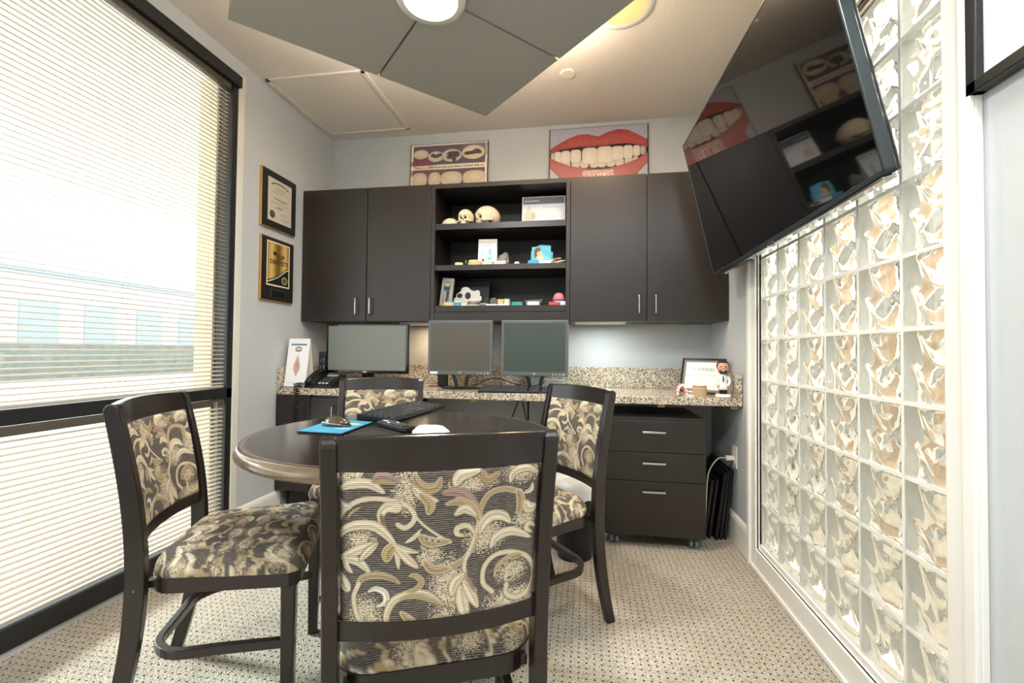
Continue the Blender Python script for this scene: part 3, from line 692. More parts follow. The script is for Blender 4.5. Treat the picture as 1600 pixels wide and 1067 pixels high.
def cloth_mesh(name, co, faces, uv, tuv, wrap):
    """co Nx3, uv metric (for the weave), tuv pattern coordinates"""
    me = bpy.data.meshes.new(name); me.from_pydata(co.tolist(), [], faces)
    n = len(co); col = tolin(np.clip(sample(T_col, tuv[:, 0], tuv[:, 1], wrap), 0, 1)); cov = sample(T_cov, tuv[:, 0], tuv[:, 1], wrap); spk = sample(T_spk, tuv[:, 0], tuv[:, 1], wrap)
    col = np.where(cov[:, None] > .02, col/np.maximum(.02, 1), col)
    a = me.color_attributes.new('print', 'FLOAT_COLOR', 'POINT'); a.data.foreach_set('color', np.concatenate([col, np.ones((n, 1))], 1).astype(np.float32).ravel())
    b = me.color_attributes.new('cover', 'FLOAT_COLOR', 'POINT'); b.data.foreach_set('color', np.stack([cov, spk, cov*0, cov*0+1], 1).astype(np.float32).ravel())
    ul = me.uv_layers.new(name='cloth'); li = np.zeros(len(me.loops), dtype=np.int32); me.loops.foreach_get('vertex_index', li)
    ul.data.foreach_set('uv', uv[li].astype(np.float32).ravel())
    me.materials.append(M_fabric)
    for p in me.polygons: p.use_smooth = True
    return me
# fill pattern colour outward a little so blended edges stay clean
PZ = [0, .12, .28, .45, .60, .78, .93]; PYv = [0.0, .030, .058, .068, .056, .030, -.004]
def prof(z): return float(np.interp(z, PZ, PYv)) if False else None
_c = np.polyfit(PZ, PYv, 4)
def prof(z): return np.polyval(_c, z)
def bow(x): return -.030*(1-(x/.19)**2)
def post_bm(sx):
    bm = BM(); zz = list(np.linspace(0, .905, 20)); half = lambda z: .019+.005*math.sin(PI*min(1, z/.9))
    A_ = [(prof(z)+half(z), z) for z in zz]; B_ = [(prof(z)-half(z), z) for z in zz]
    top = [(prof(.905)+half(.905)*math.cos(a), .905+half(.905)*math.sin(a)) for a in np.linspace(0, PI, 9)[1:-1]]
    pts = A_+top+B_[::-1]
    prism(bm, pts, YZ, sx*.205-.0145, sx*.205+.0145); return bm
def outline(w_f, w_r, y0, y1, rf, rr, n=10):
    """rounded trapezoid, counter-clockwise from front right"""
    pts = []
    for (x, y, r, a0) in ((w_f/2, y1, rf, 0), (-w_f/2, y1, rf, PI/2), (-w_r/2, y0, rr, PI), (w_r/2, y0, rr, 1.5*PI)):
        cx = x-math.copysign(r, x); cy = y-r if y == y1 else y+r
        for i in range(n+1): a = a0+PI/2*i/n; pts.append((cx+r*math.cos(a), cy+r*math.sin(a)))
    return pts
def resample(pts, n):
    P2 = np.array(pts+[pts[0]]); d = np.r_[0, np.cumsum(np.hypot(*np.diff(P2, axis=0).T))]; t = np.linspace(0, d[-1], n, endpoint=False)
    return np.stack([np.interp(t, d, P2[:, 0]), np.interp(t, d, P2[:, 1])], 1)
def seat_cushion():
    O = resample(outline(.500, .425, .080, .496, .050, .088), 170); c = np.array([0, .29]); R_ = 62
    ks = np.r_[np.linspace(0, .86, 44)[1:], np.linspace(.86, 1, 17)[1:]]; co = [[0, .29, .508]]
    for k in ks:
        dome = .508-.014*k**2
        e = max(0, (k-.80)/.20); z = dome-.046*(1-math.sqrt(max(0, 1-e*e)))
        pt = c+(O-c)*k
        for x, y in pt: co.append([x, y, z])
    for x, y in c+(O-c)*.985: co.append([x, y, .438])
    co = np.array(co); n = 170; R2 = len(ks)+1
    F = [(0, 1+i, 1+(i+1) % n) for i in range(n)]
    for r in range(R2-1):
        a = 1+r*n; b = a+n
        F += [(a+i, b+i, b+(i+1) % n, a+(i+1) % n) for i in range(n)]
    uv = co[:, :2].copy(); uv[:, 1] += (co[:, 2]-.50)*.8
    rad = co[:, :2]-c; rl = np.maximum(1e-6, np.hypot(rad[:, 0], rad[:, 1]))[:, None]; q2 = co[:, :2]+rad/rl*np.maximum(0, .494-co[:, 2:3])*.8
    uv = q2.copy(); tuv = np.stack([(q2[:, 0]+.21)/.38+.13, (.49-q2[:, 1])/.30+.35], 1)
    return cloth_mesh('seat_cushion', co, F, uv, tuv, True)
def back_pad():
    nu, nv = 230, 180; x = np.linspace(-.188, .188, nu); z = np.linspace(.562, .868, nv); X, Z = np.meshgrid(x, z)
    ex = np.clip((.188-np.abs(X))/.016, 0, 1); ez = np.clip(np.minimum(Z-.562, .868-Z)/.016, 0, 1); e = np.sqrt(1-(1-np.minimum(ex, ez))**2)
    e *= 1-.12*((X/.188)**2+((Z-.715)/.153)**2)/2
    Y0 = prof(Z)+bow(X)
    cos, uvs, tus, F = [], [], [], []
    for s, th in ((-1, .013), (1, .017)):
        off = len(cos)*nu*nv
        cos.append(np.stack([X, Y0+s*th*e, Z], -1).reshape(-1, 3)); uvs.append(np.stack([X, Z], -1).reshape(-1, 2))
        u = (X+.188)/.376; 
        if s > 0: u = 1-u
        tus.append(np.stack([u, (Z-.562)/.306], -1).reshape(-1, 2))
        i = np.arange((nu-1)*(nv-1)); a = (i//(nu-1))*nu+i % (nu-1)+off
        q = np.stack([a, a+1, a+1+nu, a+nu], 1) if s < 0 else np.stack([a, a+nu, a+nu+1, a+1], 1)
        F += q.tolist()
    return cloth_mesh('back_cushion', np.concatenate(cos), F, np.concatenate(uvs), np.concatenate(tus), False)
def rail_bm(z0, z1, th, extra=0.):
    bm = BM(); rings = []
    for x in np.linspace(-.196, .196, 25):
        r = []
        for dy, z in ((-th/2, z0), (th/2, z0), (th/2, z1), (-th/2, z1)): r.append(bm.verts.new((x, prof(z)+bow(min(.19, abs(x)))+dy, z+extra*(1-(x/.196)**2)*(1 if z == z1 else .3))))
        rings.append(r)
    for a, b in zip(rings, rings[1:]):
        for j in range(4): bm.faces.new((a[j], a[(j+1) % 4], b[(j+1) % 4], b[j]))
    bm.faces.new(rings[0][::-1]); bm.faces.new(rings[-1]); return bm
def make_chair(label, x, y, ang):
    """ang = compass of the facing direction, radians from +X"""
    t = thing('dining_chair', label, 'chair', (x, y, 0), ang-PI/2, group='dark wooden chairs with scroll-patterned cloth around the table')
    for s in (-1, 1): 
        l = obj('rear_leg', post_bm(s), M_wood, t, bevel=.004)
        bm = BM(); cylx(bm, (s*.2190, prof(.42), .42), (s*.2208, prof(.42), .42), .0032, 12); obj('bolt', bm, M_grey, l)
    for s in (-1, 1):
        bm = BM(); a, b = .0205, .0165
        v = [bm.verts.new((s*.214+dx*h, .452+dy*h, z)) for h, z in ((b, 0), (a, .438)) for dx, dy in ((-1, -1), (1, -1), (1, 1), (-1, 1))]
        for q in ((0, 3, 2, 1), (4, 5, 6, 7), (0, 1, 5, 4), (1, 2, 6, 5), (2, 3, 7, 6), (3, 0, 4, 7)): bm.faces.new([v[i] for i in q])
        obj('front_leg', bm, M_wood, t, bevel=.004)
    O = outline(.470, .404, .088, .474, .02, .075); c = Vector((0, .29))
    path = [(px, py, .420) for px, py in resample(O, 90)]
    bm = BM(); sweep(bm, path, rect(.018, .043), closed=True); obj('seat_rail', bm, M_wood, t, bevel=.002)
    for s in (-1, 1): obj('corner_block', boxes((s*.180-.007, s*.180+.007, prof(.42)+.018, .112, .410, .430)), M_wood, t, bevel=.002)
    obj('seat_cushion', SEAT, M_fabric, t); obj('back_cushion', PAD, M_fabric, t)
    obj('top_rail', rail_bm(.858, .922, .024, .006), M_wood, t, bevel=.004)
    obj('lower_rail', rail_bm(.530, .572, .022), M_wood, t, bevel=.003)
    y0 = prof(.222)+.024
    U_ = [(-.203, .445, .222), (-.192, .26, .222)] + [(-.192+.10-.10*math.cos(a), y0+.11-.10*math.sin(a), .222) for a in np.linspace(0, PI/2, 8)] + [(.192-.10+.10*math.sin(a), y0+.11-.10*math.cos(a), .222) for a in np.linspace(0, PI/2, 8)] + [(.192, .26, .222), (.203, .445, .222)]
    bm = BM(); sweep(bm, U_, rect(.022, .026)); obj('stretcher', bm, M_wood, t, bevel=.003)
    return t
SEAT = seat_cushion(); PAD = back_pad()
make_chair('dark wooden scroll-cloth chair at the left, between window blinds and table', -1.345, 1.232, math.radians(23.5))
make_chair('scroll-cloth chair between the table and the granite counter', -1.085, 2.325, math.radians(-72))
make_chair('scroll-cloth chair at the right of the table, before the file pedestal', -.022, 2.035, math.radians(219))
make_chair('scroll-cloth chair in the foreground, its back towards the viewer', -.256, .822, math.radians(112.7))

# ================================================================== TABLE
TX, TY, TZ, TR = -.59, 1.468, .802, .508
t = thing('round_table', 'round dark wooden pedestal table with a thick bullnose rim, its highlights painted in', 'table', (TX, TY, 0))
bm = BM(); lathe(bm, [(0, TZ-.034), (TR-.03, TZ-.034), (TR-.03, TZ-.001), (TR-.014, TZ), (0, TZ)], n=96, closed=False); obj('table_top', bm, M_table, t)
pr = [(TR-.03, TZ-.0335), (TR-.02, TZ-.040)]+[(TR-.016+.017*math.cos(a), TZ-.022+.018*math.sin(a)) for a in np.linspace(-PI/2, PI/2, 9)]+[(TR-.014, TZ-.001), (TR-.02, TZ+.0004), (TR-.028, TZ+.0002)]
bm = BM(); lathe(bm, pr, n=120, closed=False); obj('table_rim', bm, M_edge, t, smooth=True)
bm = BM(); lathe(bm, [(.20, TZ-.06), (.20, TZ-.034), (.05, TZ-.034), (.05, TZ-.06)], n=40); obj('support_plate', bm, M_wood, t)
bm = BM(); lathe(bm, [(.05, .10), (.075, .14), (.06, .22), (.045, .35), (.045, .58), (.07, .68), (.09, TZ-.06), (0, TZ-.06)], n=36); obj('pedestal', bm, M_wood, t, smooth=True)
for k in range(4):
    a = PI/4+k*PI/2+.25; d = Vector((math.cos(a), math.sin(a), 0)); bm = BM()
    sweep(bm, [d*.03+Vector((0, 0, .15)), d*.14+Vector((0, 0, .12)), d*.24+Vector((0, 0, .05)), d*.30+Vector((0, 0, .022))], rect(.05, .045)); obj('foot', bm, M_wood, t, bevel=.006)

# ------- things on the table
z0 = TZ+.001
def local_quad(pts):
    c = sum((Vector(p) for p in pts), Vector((0, 0)))/len(pts); return c, [tuple(Vector(p)-c) for p in pts]
c, q = local_quad([(-.935, 1.368), (-.771, 1.357), (-.783, 1.605), (-.965, 1.640)])
t = thing('mouse_pad', 'blue mouse pad with a pale yellow patch on the round table', 'mouse pad', (c.x, c.y, z0))
bm = BM(); prism(bm, q, XY, 0, .004); obj('pad', bm, M_black, t)
art = Art(90, 110, (58, 136, 170)); art.ell(.3, .3, .5, .4, (74, 154, 186), .6, .8); art.ell(.72, .72, .2, .07, (214, 208, 140), .8, .5); art.ell(.75, .35, .2, .05, (180, 220, 235), .6, .5)
for k in range(5): art.line([(.1, .1+.15*k), (.9, .16+.15*k)], .006, (88, 160, 188), .5)
def quadmap(q, zz):
    q = [Vector((*p, zz)) for p in q]
    def f(co):
        u = co[:, 0]+.5; v = co[:, 2]+.5
        A_, B_, C_, D_ = [np.array(p) for p in q]
        return (1-u)[:, None]*((1-v)[:, None]*A_+v[:, None]*D_)+u[:, None]*((1-v)[:, None]*B_+v[:, None]*C_)
    return f
print_mesh('pad_print', art, 1, 1, M_print, t, fn=quadmap([tuple(Vector(p)*.985) for p in q], .0043))
t = thing('computer_mouse', 'grey and black mouse resting on the blue pad', 'mouse', (-.868, 1.495, z0+.0048), math.radians(-14))
def mouse_body(bm, zlo, zhi, sc):
    ball(bm, (0, 0, 0), 1, .060*sc, .034*sc, zhi, 28, 16)
    for v in bm.verts:
        if v.co.z < zlo: v.co.z = zlo
        v.co.y *= 1-.12*(1-abs(v.co.x)/.06)
bm = BM(); mouse_body(bm, 0, .022, 1.0); obj('base_shell', bm, M_dgrey, t, smooth=True)
bm = BM(); ball(bm, (0.002, 0, .006), 1, .056, .029, .029, 28, 16)
for v in bm.verts: v.co.z = max(v.co.z, .012)
obj('top_shell', bm, mat('bronze_plastic', (82, 72, 60), .2, metal=.3), t, smooth=True)
bm = BM(); cylx(bm, (.028, -.003, .029), (.028, .003, .029), .008, 16); obj('scroll_wheel', bm, M_black, t)
bm = BM(); sweep(bm, [(-.056, 0, .010), (-.045, -.022, .012), (0, -.0315, .011), (.045, -.024, .009)], circ(.0025)); obj('side_stripe', bm, M_steel, t)

def keyboard(label, cx, cy, z, ang, L=.46, D=.165, numpad=True):
    t = thing('keyboard', label, 'keyboard', (cx, cy, z), ang)
    bm = BM(); prism(bm, [(-D/2, .0), (D/2, .0), (D/2, .026), (-D/2, .011)], lambda a, b, h: (h, a, b), -L/2, L/2); obj('case', bm, M_black, t, bevel=.003)
    key = BM(); kw = .0165
    v = [key.verts.new((sx*kw/2*s, sy*kw/2*s, zz)) for s, zz in ((1, 0), (.78, .007)) for sx, sy in ((-1, -1), (1, -1), (1, 1), (-1, 1))]
    for qd in ((4, 5, 6, 7), (0, 1, 5, 4), (1, 2, 6, 5), (2, 3, 7, 6), (3, 0, 4, 7)): key.faces.new([v[i] for i in qd])
    km = bpy.data.meshes.new('key'); key.to_mesh(km); key.free(); km.materials.append(M_dgrey)
    sl = math.atan2(.015, D)
    for r in range(6):
        yy = -D/2+.022+r*.0235+(.006 if r == 5 else 0); zt = .011+(yy+D/2)/D*.015
        cols = 22
        for k in range(cols):
            xx = -L/2+.020+k*(L-.04)/(cols-1)
            if k in (15, 19) and True: continue
            if r == 0 and 4 <= k <= 9:
                if k != 4: continue
                o = bpy.data.objects.new('key', km); C.objects.link(o); o.parent = t; o.location = (xx+.05, yy, zt); o.rotation_euler = (sl, 0, 0); o.scale = (6.8, 1, 1); continue
            o = bpy.data.objects.new('key', km); C.objects.link(o); o.parent = t; o.location = (xx, yy, zt); o.rotation_euler = (sl, 0, 0); o.scale = (1.08, 1.15, 1)
    return t
# keyboard on the table: long side runs away from the viewer
keyboard('black keyboard lying on the round table behind the mouse pad', -.765, 1.87, z0, math.radians(84), .47, .165)
keyboard('black keyboard on the granite counter before the squarer monitors', -.415, 2.726, .831, math.radians(2), .43, .15)
t = thing('remote_control', 'black television remote control on the table, before the white cards', 'remote control', (-.655, 1.515, z0), math.radians(-37))
bm = BM(); prism(bm, roundrect(.20, .046, .012), XY, 0, .017); obj('case', bm, M_black, t, bevel=.004)
for r in range(9):
    for k in range(3):
        bm = BM(); prism(bm, roundrect(.011, .007, .003, 2, -.08+r*.018, (k-1)*.013), XY, .0165, .0195); obj('button', bm, M_paper if (r, k) in ((0, 1), (1, 1), (3, 0), (4, 2)) else M_grey, t)
c, q = local_quad([(-.521, 1.315), (-.399, 1.340), (-.472, 1.470), (-.545, 1.455)])
t = thing('card_stack', 'stack of plain white cards with clipped corners on the table', 'cards', (c.x, c.y, z0))
def clipq(q, r=.16):
    out = []
    for i in range(4):
        p = Vector(q[i]); a = Vector(q[i-1]); b = Vector(q[(i+1) % 4]); out += [tuple(p.lerp(a, r)), tuple(p.lerp(b, r))]
    return out
for k in range(6):
    bm = BM(); prism(bm, clipq([tuple(Vector(p)*(1-.004*(k % 2))) for p in q]), XY, k*.0042, k*.0042+.0038); obj('card', bm, M_paper, t)

# ================================================================== TELEVISION
A_, B_, C_, D_ = [Vector(p) for p in ((.542, 2.648, 2.245), (.702, 2.630, 1.502), (.772, 1.302, 1.550), (.611, 1.321, 2.292))]
ux = (C_-B_).normalized(); uz = (A_-B_); uz = (uz-ux*uz.dot(ux)).normalized(); n_ = uz.cross(ux).normalized()   # ux: far -> near, uz: up
yv = -ux.cross(uz).normalized()*-1
# local frame: x = ux, z = uz, -y faces the room
lx = ux; lz = uz; ly = lz.cross(lx).normalized()
tv = thing('television', 'large flat black television tilted down in front of the glass blocks', 'television')
tv.matrix_world = Matrix(((lx.x, ly.x, lz.x, B_.x), (lx.y, ly.y, lz.y, B_.y), (lx.z, ly.z, lz.z, B_.z), (0, 0, 0, 1)))
TW, TH = (C_-B_).length, (A_-B_).length
obj('screen', boxes((.010, TW-.010, -.0005, .006, .014, TH-.010)), mat('tv_screen', (10, 10, 11), .04, spec=.9), tv)
obj('bezel', boxes((0, TW, -.002, .03, 0, .014), (0, TW, -.002, .03, TH-.010, TH), (0, .010, -.002, .03, 0, TH), (TW-.010, TW, -.002, .03, 0, TH)), mat('tv_bezel', (70, 78, 80), .25, metal=.6), tv, bevel=.002)
obj('back_shell', boxes((.004, TW-.004, .006, .045, .004, TH-.004)), M_black, tv, bevel=.006)
obj('back_housing', boxes((.25, TW-.25, .045, .075, .06, TH*.6)), M_black, tv, bevel=.01)
bm = BM()
bm.free()
M_chrome = mat('tv_chrome', (190, 195, 200), .12, metal=1)
obj('bottom_strip', boxes((.02, TW*.48, .004, .040, -.012, 0)), M_chrome, tv, bevel=.003); obj('bottom_strip', boxes((TW*.52, TW-.02, .004, .040, -.012, 0)), M_chrome, tv, bevel=.003)
obj('foot_slot', boxes((.26, .40, .008, .040, -.016, -.010)), M_black, tv, bevel=.002)
obj('mounting_bracket', boxes((.52, .80, .045, .062, TH*.62, TH*.95)), M_black, tv, bevel=.003)
mt = thing('television_mount', 'white ceiling pole and bracket holding the tilted television', 'mount', (.79, 1.96, H))
obj('ceiling_plate', boxes((-.07, .07, -.07, .07, -.012, 0)), M_white, mt, bevel=.003)
bm = BM(); cylx(bm, (0, 0, -.012), (0, 0, -.60), .022, 20); obj('pole', bm, M_white, mt, smooth=False)
obj('bracket', boxes((-.05, .02, -.10, .10, -.66, -.56)), M_black, mt, bevel=.004)

# ================================================================== PICTURES
# --- posters standing on the cabinets
art = Art(240, 150, (178, 174, 190))
art.speck(np.ones_like(art.U), (200, 184, 206), .25); art.speck(np.ones_like(art.U), (150, 168, 176), .2)
us = np.linspace(0, 1, 11)
lip_top = [.58, .70, .80, .86, .86, .80, .88, .93, .90, .80, .68]; lip_bot = [.48, .56, .58, .60, .60, .60, .61, .62, .62, .58, .52]
low_top = [.40, .30, .22, .17, .13, .11, .12, .16, .22, .29, .42]; low_bot = [.18, -.02, -.1, -.1, -.1, -.1, -.1, -.1, -.1, 0, .2]
art.between(us, low_top, [x+.06 for x in lip_bot], (44, 26, 30)); 
for k, (cx, w_) in enumerate(zip((.12, .18, .27, .36, .46, .54, .63, .72, .81, .88), (.03, .035, .045, .045, .045, .045, .045, .045, .04, .03))): art.ell(cx, .245-.03*math.sin(PI*cx)+.02, w_, .085, (206, 196, 182), 1, .25, p=3)
for cx, cy, w_, h_ in ((.035, .41, .026, .10), (.085, .41, .034, .115), (.165, .405, .046, .13), (.27, .41, .054, .135), (.415, .405, .078, .165), (.57, .415, .080, .165), (.70, .43, .060, .14), (.805, .44, .048, .135), (.89, .455, .034, .11), (.955, .46, .028, .09)):
    c_ = (168, 160, 158) if cx < .05 or cx > .94 else (222, 212, 198)
    art.ell(cx, cy, w_*1.04, h_*1.03, (176, 164, 152), 1, .15, p=4); art.ell(cx, cy, w_*1.0, h_*1.0, c_, 1, .16, p=4); art.ell(cx-w_*.2, cy+h_*.1, w_*.35, h_*.6, (236, 228, 216), .5, .8)
art.between(us, lip_bot, lip_top, (166, 74, 74)); art.between(us, [x+.03 for x in lip_bot], [x-.10 for x in lip_top], (180, 88, 84), .6, .08)
art.between(us, low_bot, low_top, (172, 94, 92), 1); art.between(us, [x+.05 for x in low_bot], [x-.05 for x in low_top], (184, 112, 110), .6, .06)
mk = ((np.abs(art.U-.5) < .16) & (art.V < .10))*1.; art.speck(mk, (226, 214, 220), .45)
lipmask = ((art.V > .62) & (art.V < .84))*1.; art.speck(lipmask*(np.hypot(art.a[..., 0]-.76, art.a[..., 1]-.31) < .12), (214, 110, 104), .12)
def poster(label, xc, w, h, ztop, art, y_top=3.274, lean=.03, border=None, cat='poster'):
    pad = int(art.h*.40); art.a = np.concatenate([np.repeat(art.a[:1], pad, 0), art.a]); art.h += pad
    zb = 2.196; hgt = (ztop-zb); ang = math.atan2(lean, hgt)
    L = math.hypot(hgt, lean)
    t = thing('smile_poster' if border is None else 'tooth_poster', label, cat, (xc, y_top-lean, zb), rot=(-ang, 0, 0))
    obj('board', boxes((-w/2-.004, w/2+.004, 0, .008, 0, L)), M_blackframe, t)
    print_mesh('print', art, w-.004, L-.006, M_print_g, t, loc=(0, -.0008, L/2))
    return t, L
poster('poster of a wide red-lipped smile standing on the right wall cabinet', .088, .69, .5, 2.70, art)
art = Art(190, 145, (236, 226, 206))
art.rect(.03, .49, .97, .965, (112, 98, 108)); art.rect(.03, 0, .97, .37, (112, 90, 100))
art.ell(.15, .52, .18, .10, (150, 84, 92), .8, .6); art.ell(.9, .9, .2, .1, (150, 150, 166), .6, .8); art.ell(.15, .3, .2, .1, (140, 84, 92), .6, .6)
for cx, cy, rx, ry, c_ in ((.13, .76, .10, .115, (216, 198, 168)), (.33, .69, .105, .13, (206, 202, 190)), (.54, .70, .135, .155, (200, 194, 178)), (.82, .75, .15, .17, (224, 206, 174))):
    art.ell(cx+.01, cy-.015, rx*1.05, ry*1.05, (90, 74, 80), .7, .2); art.ell(cx, cy, rx, ry, c_, 1, .12); art.ell(cx-.02, cy+.03, rx*.55, ry*.5, (236, 224, 204), .5, .9)
for cx, cy, rx, ry in ((.33, .70, .05, .04), (.29, .72, .03, .045), (.38, .73, .03, .035), (.55, .74, .075, .06), (.52, .66, .05, .045), (.60, .72, .04, .07), (.57, .60, .025, .06), (.79, .74, .07, .04), (.86, .77, .05, .055), (.74, .73, .04, .04), (.90, .74, .03, .03)):
    art.ell(cx, cy, rx, ry, (62, 56, 52), .95, .5)
sm = (np.hypot(art.a[..., 0]-.26, art.a[..., 1]-.24) < .1)*1.; art.speck(sm, (150, 146, 134), .16)
for cx, rx in ((.12, .10), (.32, .08), (.54, .14), (.84, .15)): art.ell(cx, .14, rx, .17, (206, 190, 166), 1, .12, p=2.6); art.ell(cx, .17, rx*.5, .08, (232, 218, 196), .5, .8)
art.rect(.0, .385, 1, .475, (238, 228, 206))
tp, L = poster('poster of filled teeth with a caption, standing on the left cabinets', -1.02, .60, .5, 2.652, art, border=1)
text_mesh('caption_lettering', 'There is a difference and you have a choice! Ask us.', .0262, M_ink, tp, (0, -.0015, L*(.2857+.7143*.43)), (PI/2, 0, 0), sx=1.0, bold=.0003)

def text_lines(art, rows, col=(90, 86, 80)):
    for (v, u0, u1, wd) in rows:
        u = u0
        while u < u1-.02:
            l = random.uniform(.02, .07); art.line([(u, v), (min(u1, u+l), v)], wd, col, .75); u += l+.018
# --- diplomas on the left wall (local frame: x towards the viewer... faces +X)
def wall_plaque(name, label, cat, yc, zc, w, h, side, th=.022):
    t = thing(name, label, cat, ((XL+.001) if side == 'left' else XR-.001, yc, zc), rz=PI/2 if side == 'left' else -PI/2)
    return t
# parts: local x across, local -y towards the room
def board(t, w, h, th, m, bevel=.003, name='board'): return obj(name, boxes((-w/2, w/2, -th, 0, -h/2, h/2)), m, t, bevel=bevel)
t = wall_plaque('framed_diploma', 'cream diploma on a black gold-edged plaque, upper of two on the window wall', 'diploma', 2.628, 2.022, .30, .36, 'left')
w, h = .325, .366
board(t, w, h, .018, M_gold, .004, 'gold_edge'); obj('black_board', boxes((-w/2+.002, w/2-.002, -.021, -.017, -h/2+.006, h/2-.006)), mat('plaque_navy', (34, 34, 38), .3), t)
art = Art(100, 124, (206, 198, 178))
art.line([(.14, .86), (.3, .91), (.5, .925), (.7, .91), (.86, .86)], .014, (40, 36, 34))
for k in range(9): art.line([(.14+.09*k, .853+.07*math.sin(PI*(.09*k)/.72)), (.14+.09*k, .875+.07*math.sin(PI*(.09*k)/.72))], .008, (206, 198, 178))
text_lines(art, [(.82, .3, .72, .004), (.79, .3, .72, .004), (.76, .3, .72, .004), (.71, .15, .85, .004), (.67, .15, .55, .004), (.55, .25, .8, .012), (.5, .35, .65, .006), (.46, .15, .85, .004), (.43, .15, .85, .004), (.36, .38, .62, .013), (.32, .15, .6, .004), (.24, .5, .85, .004), (.2, .5, .85, .004), (.12, .5, .9, .006), (.07, .55, .9, .004)])
art.ell(.19, .16, .11, .09, (84, 70, 46), 1, .1); art.ell(.17, .18, .05, .04, (110, 92, 60), .8, .6)
print_mesh('diploma_sheet', art, w*.70, h*.74, M_print, t, loc=(0, -.0215, .0))
t = wall_plaque('award_plaque', 'gold and black TOP DENTISTS award plaque, lower of two on the window wall', 'plaque', 2.625, 1.583, .30, .40, 'left')
w, h = .305, .402
board(t, w, h, .018, M_gold, .004, 'gold_edge'); obj('black_board', boxes((-w/2+.002, w/2-.002, -.021, -.017, -h/2+.006, h/2-.006)), mat('plaque_brown', (40, 34, 32), .3), t)
art = Art(90, 120, (236, 226, 190))
art.rect(.04, .03, .96, .97, (196, 160, 90)); 
for k in range(24): art.rect(.04+.92*k/24, .03, .04+.92*(k+1)/24, .97, (170+50*math.sin(k*.42), 136+46*math.sin(k*.42), 70+40*math.sin(k*.42)))
us = np.linspace(.04, .96, 9); cv = [.07, .10, .13, .17, .21, .27, .33, .39, .42]
art.between(us, [.03]*9, cv, (28, 38, 42)); art.between(us, cv, [x+.022 for x in cv], (240, 230, 200)); art.between(us, [x+.025 for x in cv], [x+.05 for x in cv], (30, 26, 24)); art.ell(.78, .16, .13, .09, (176, 150, 96), 1, .1); art.ell(.78, .16, .09, .06, (60, 56, 40), .7, .2)
art.rect(.28, .70, .40, .78, (30, 26, 24))
print_mesh('award_print', art, w*.72, h*.70, M_print_g, t, loc=(0, -.0215, .035))
text_mesh('award_lettering', 'TOP', .042, M_ink, t, (.015, -.0225, .085), (PI/2, 0, 0), bold=.0006); text_mesh('award_lettering', 'DENTISTS', .040, M_ink, t, (.005, -.0225, .047), (PI/2, 0, 0), bold=.0006, sx=.98)
obj('name_plate', boxes((-.066, .066, -.0235, -.0212, -.178, -.132)), mat('plate_black', (22, 22, 24), .3), t)
bm = BM()
for b_ in ((-.068, .068, -.180, -.178), (-.068, .068, -.132, -.130), (-.068, -.066, -.180, -.130), (.066, .068, -.180, -.130)): box(bm, b_[0], b_[1], -.024, -.021, b_[2], b_[3])
obj('plate_border', bm, M_steel, t)
# --- picture on the right wall near the camera
t = thing('framed_certificate', 'black framed white document high on the wall right of the glass blocks', 'picture', (XR-.001, .88, 1.98), rz=-PI/2)
w, h = .52, .66
obj('frame', boxes((-w/2, w/2, -.028, 0, -h/2, -h/2+.028), (-w/2, w/2, -.028, 0, h/2-.028, h/2), (-w/2, -w/2+.028, -.028, 0, -h/2, h/2), (w/2-.028, w/2, -.028, 0, -h/2, h/2)), M_blackframe, t, bevel=.003)
art = Art(110, 140, (238, 240, 242))
text_lines(art, [(.06+.03*k, .12, .5, .004) for k in range(3, 28)], (176, 180, 186)); text_lines(art, [(.06+.03*k, .6, .9, .004) for k in range(3, 28)], (176, 180, 186)); art.rect(.1, .93, .9, .96, (150, 156, 166))
print_mesh('document', art, w-.05, h-.05, M_print, t, loc=(0, -.012, 0))

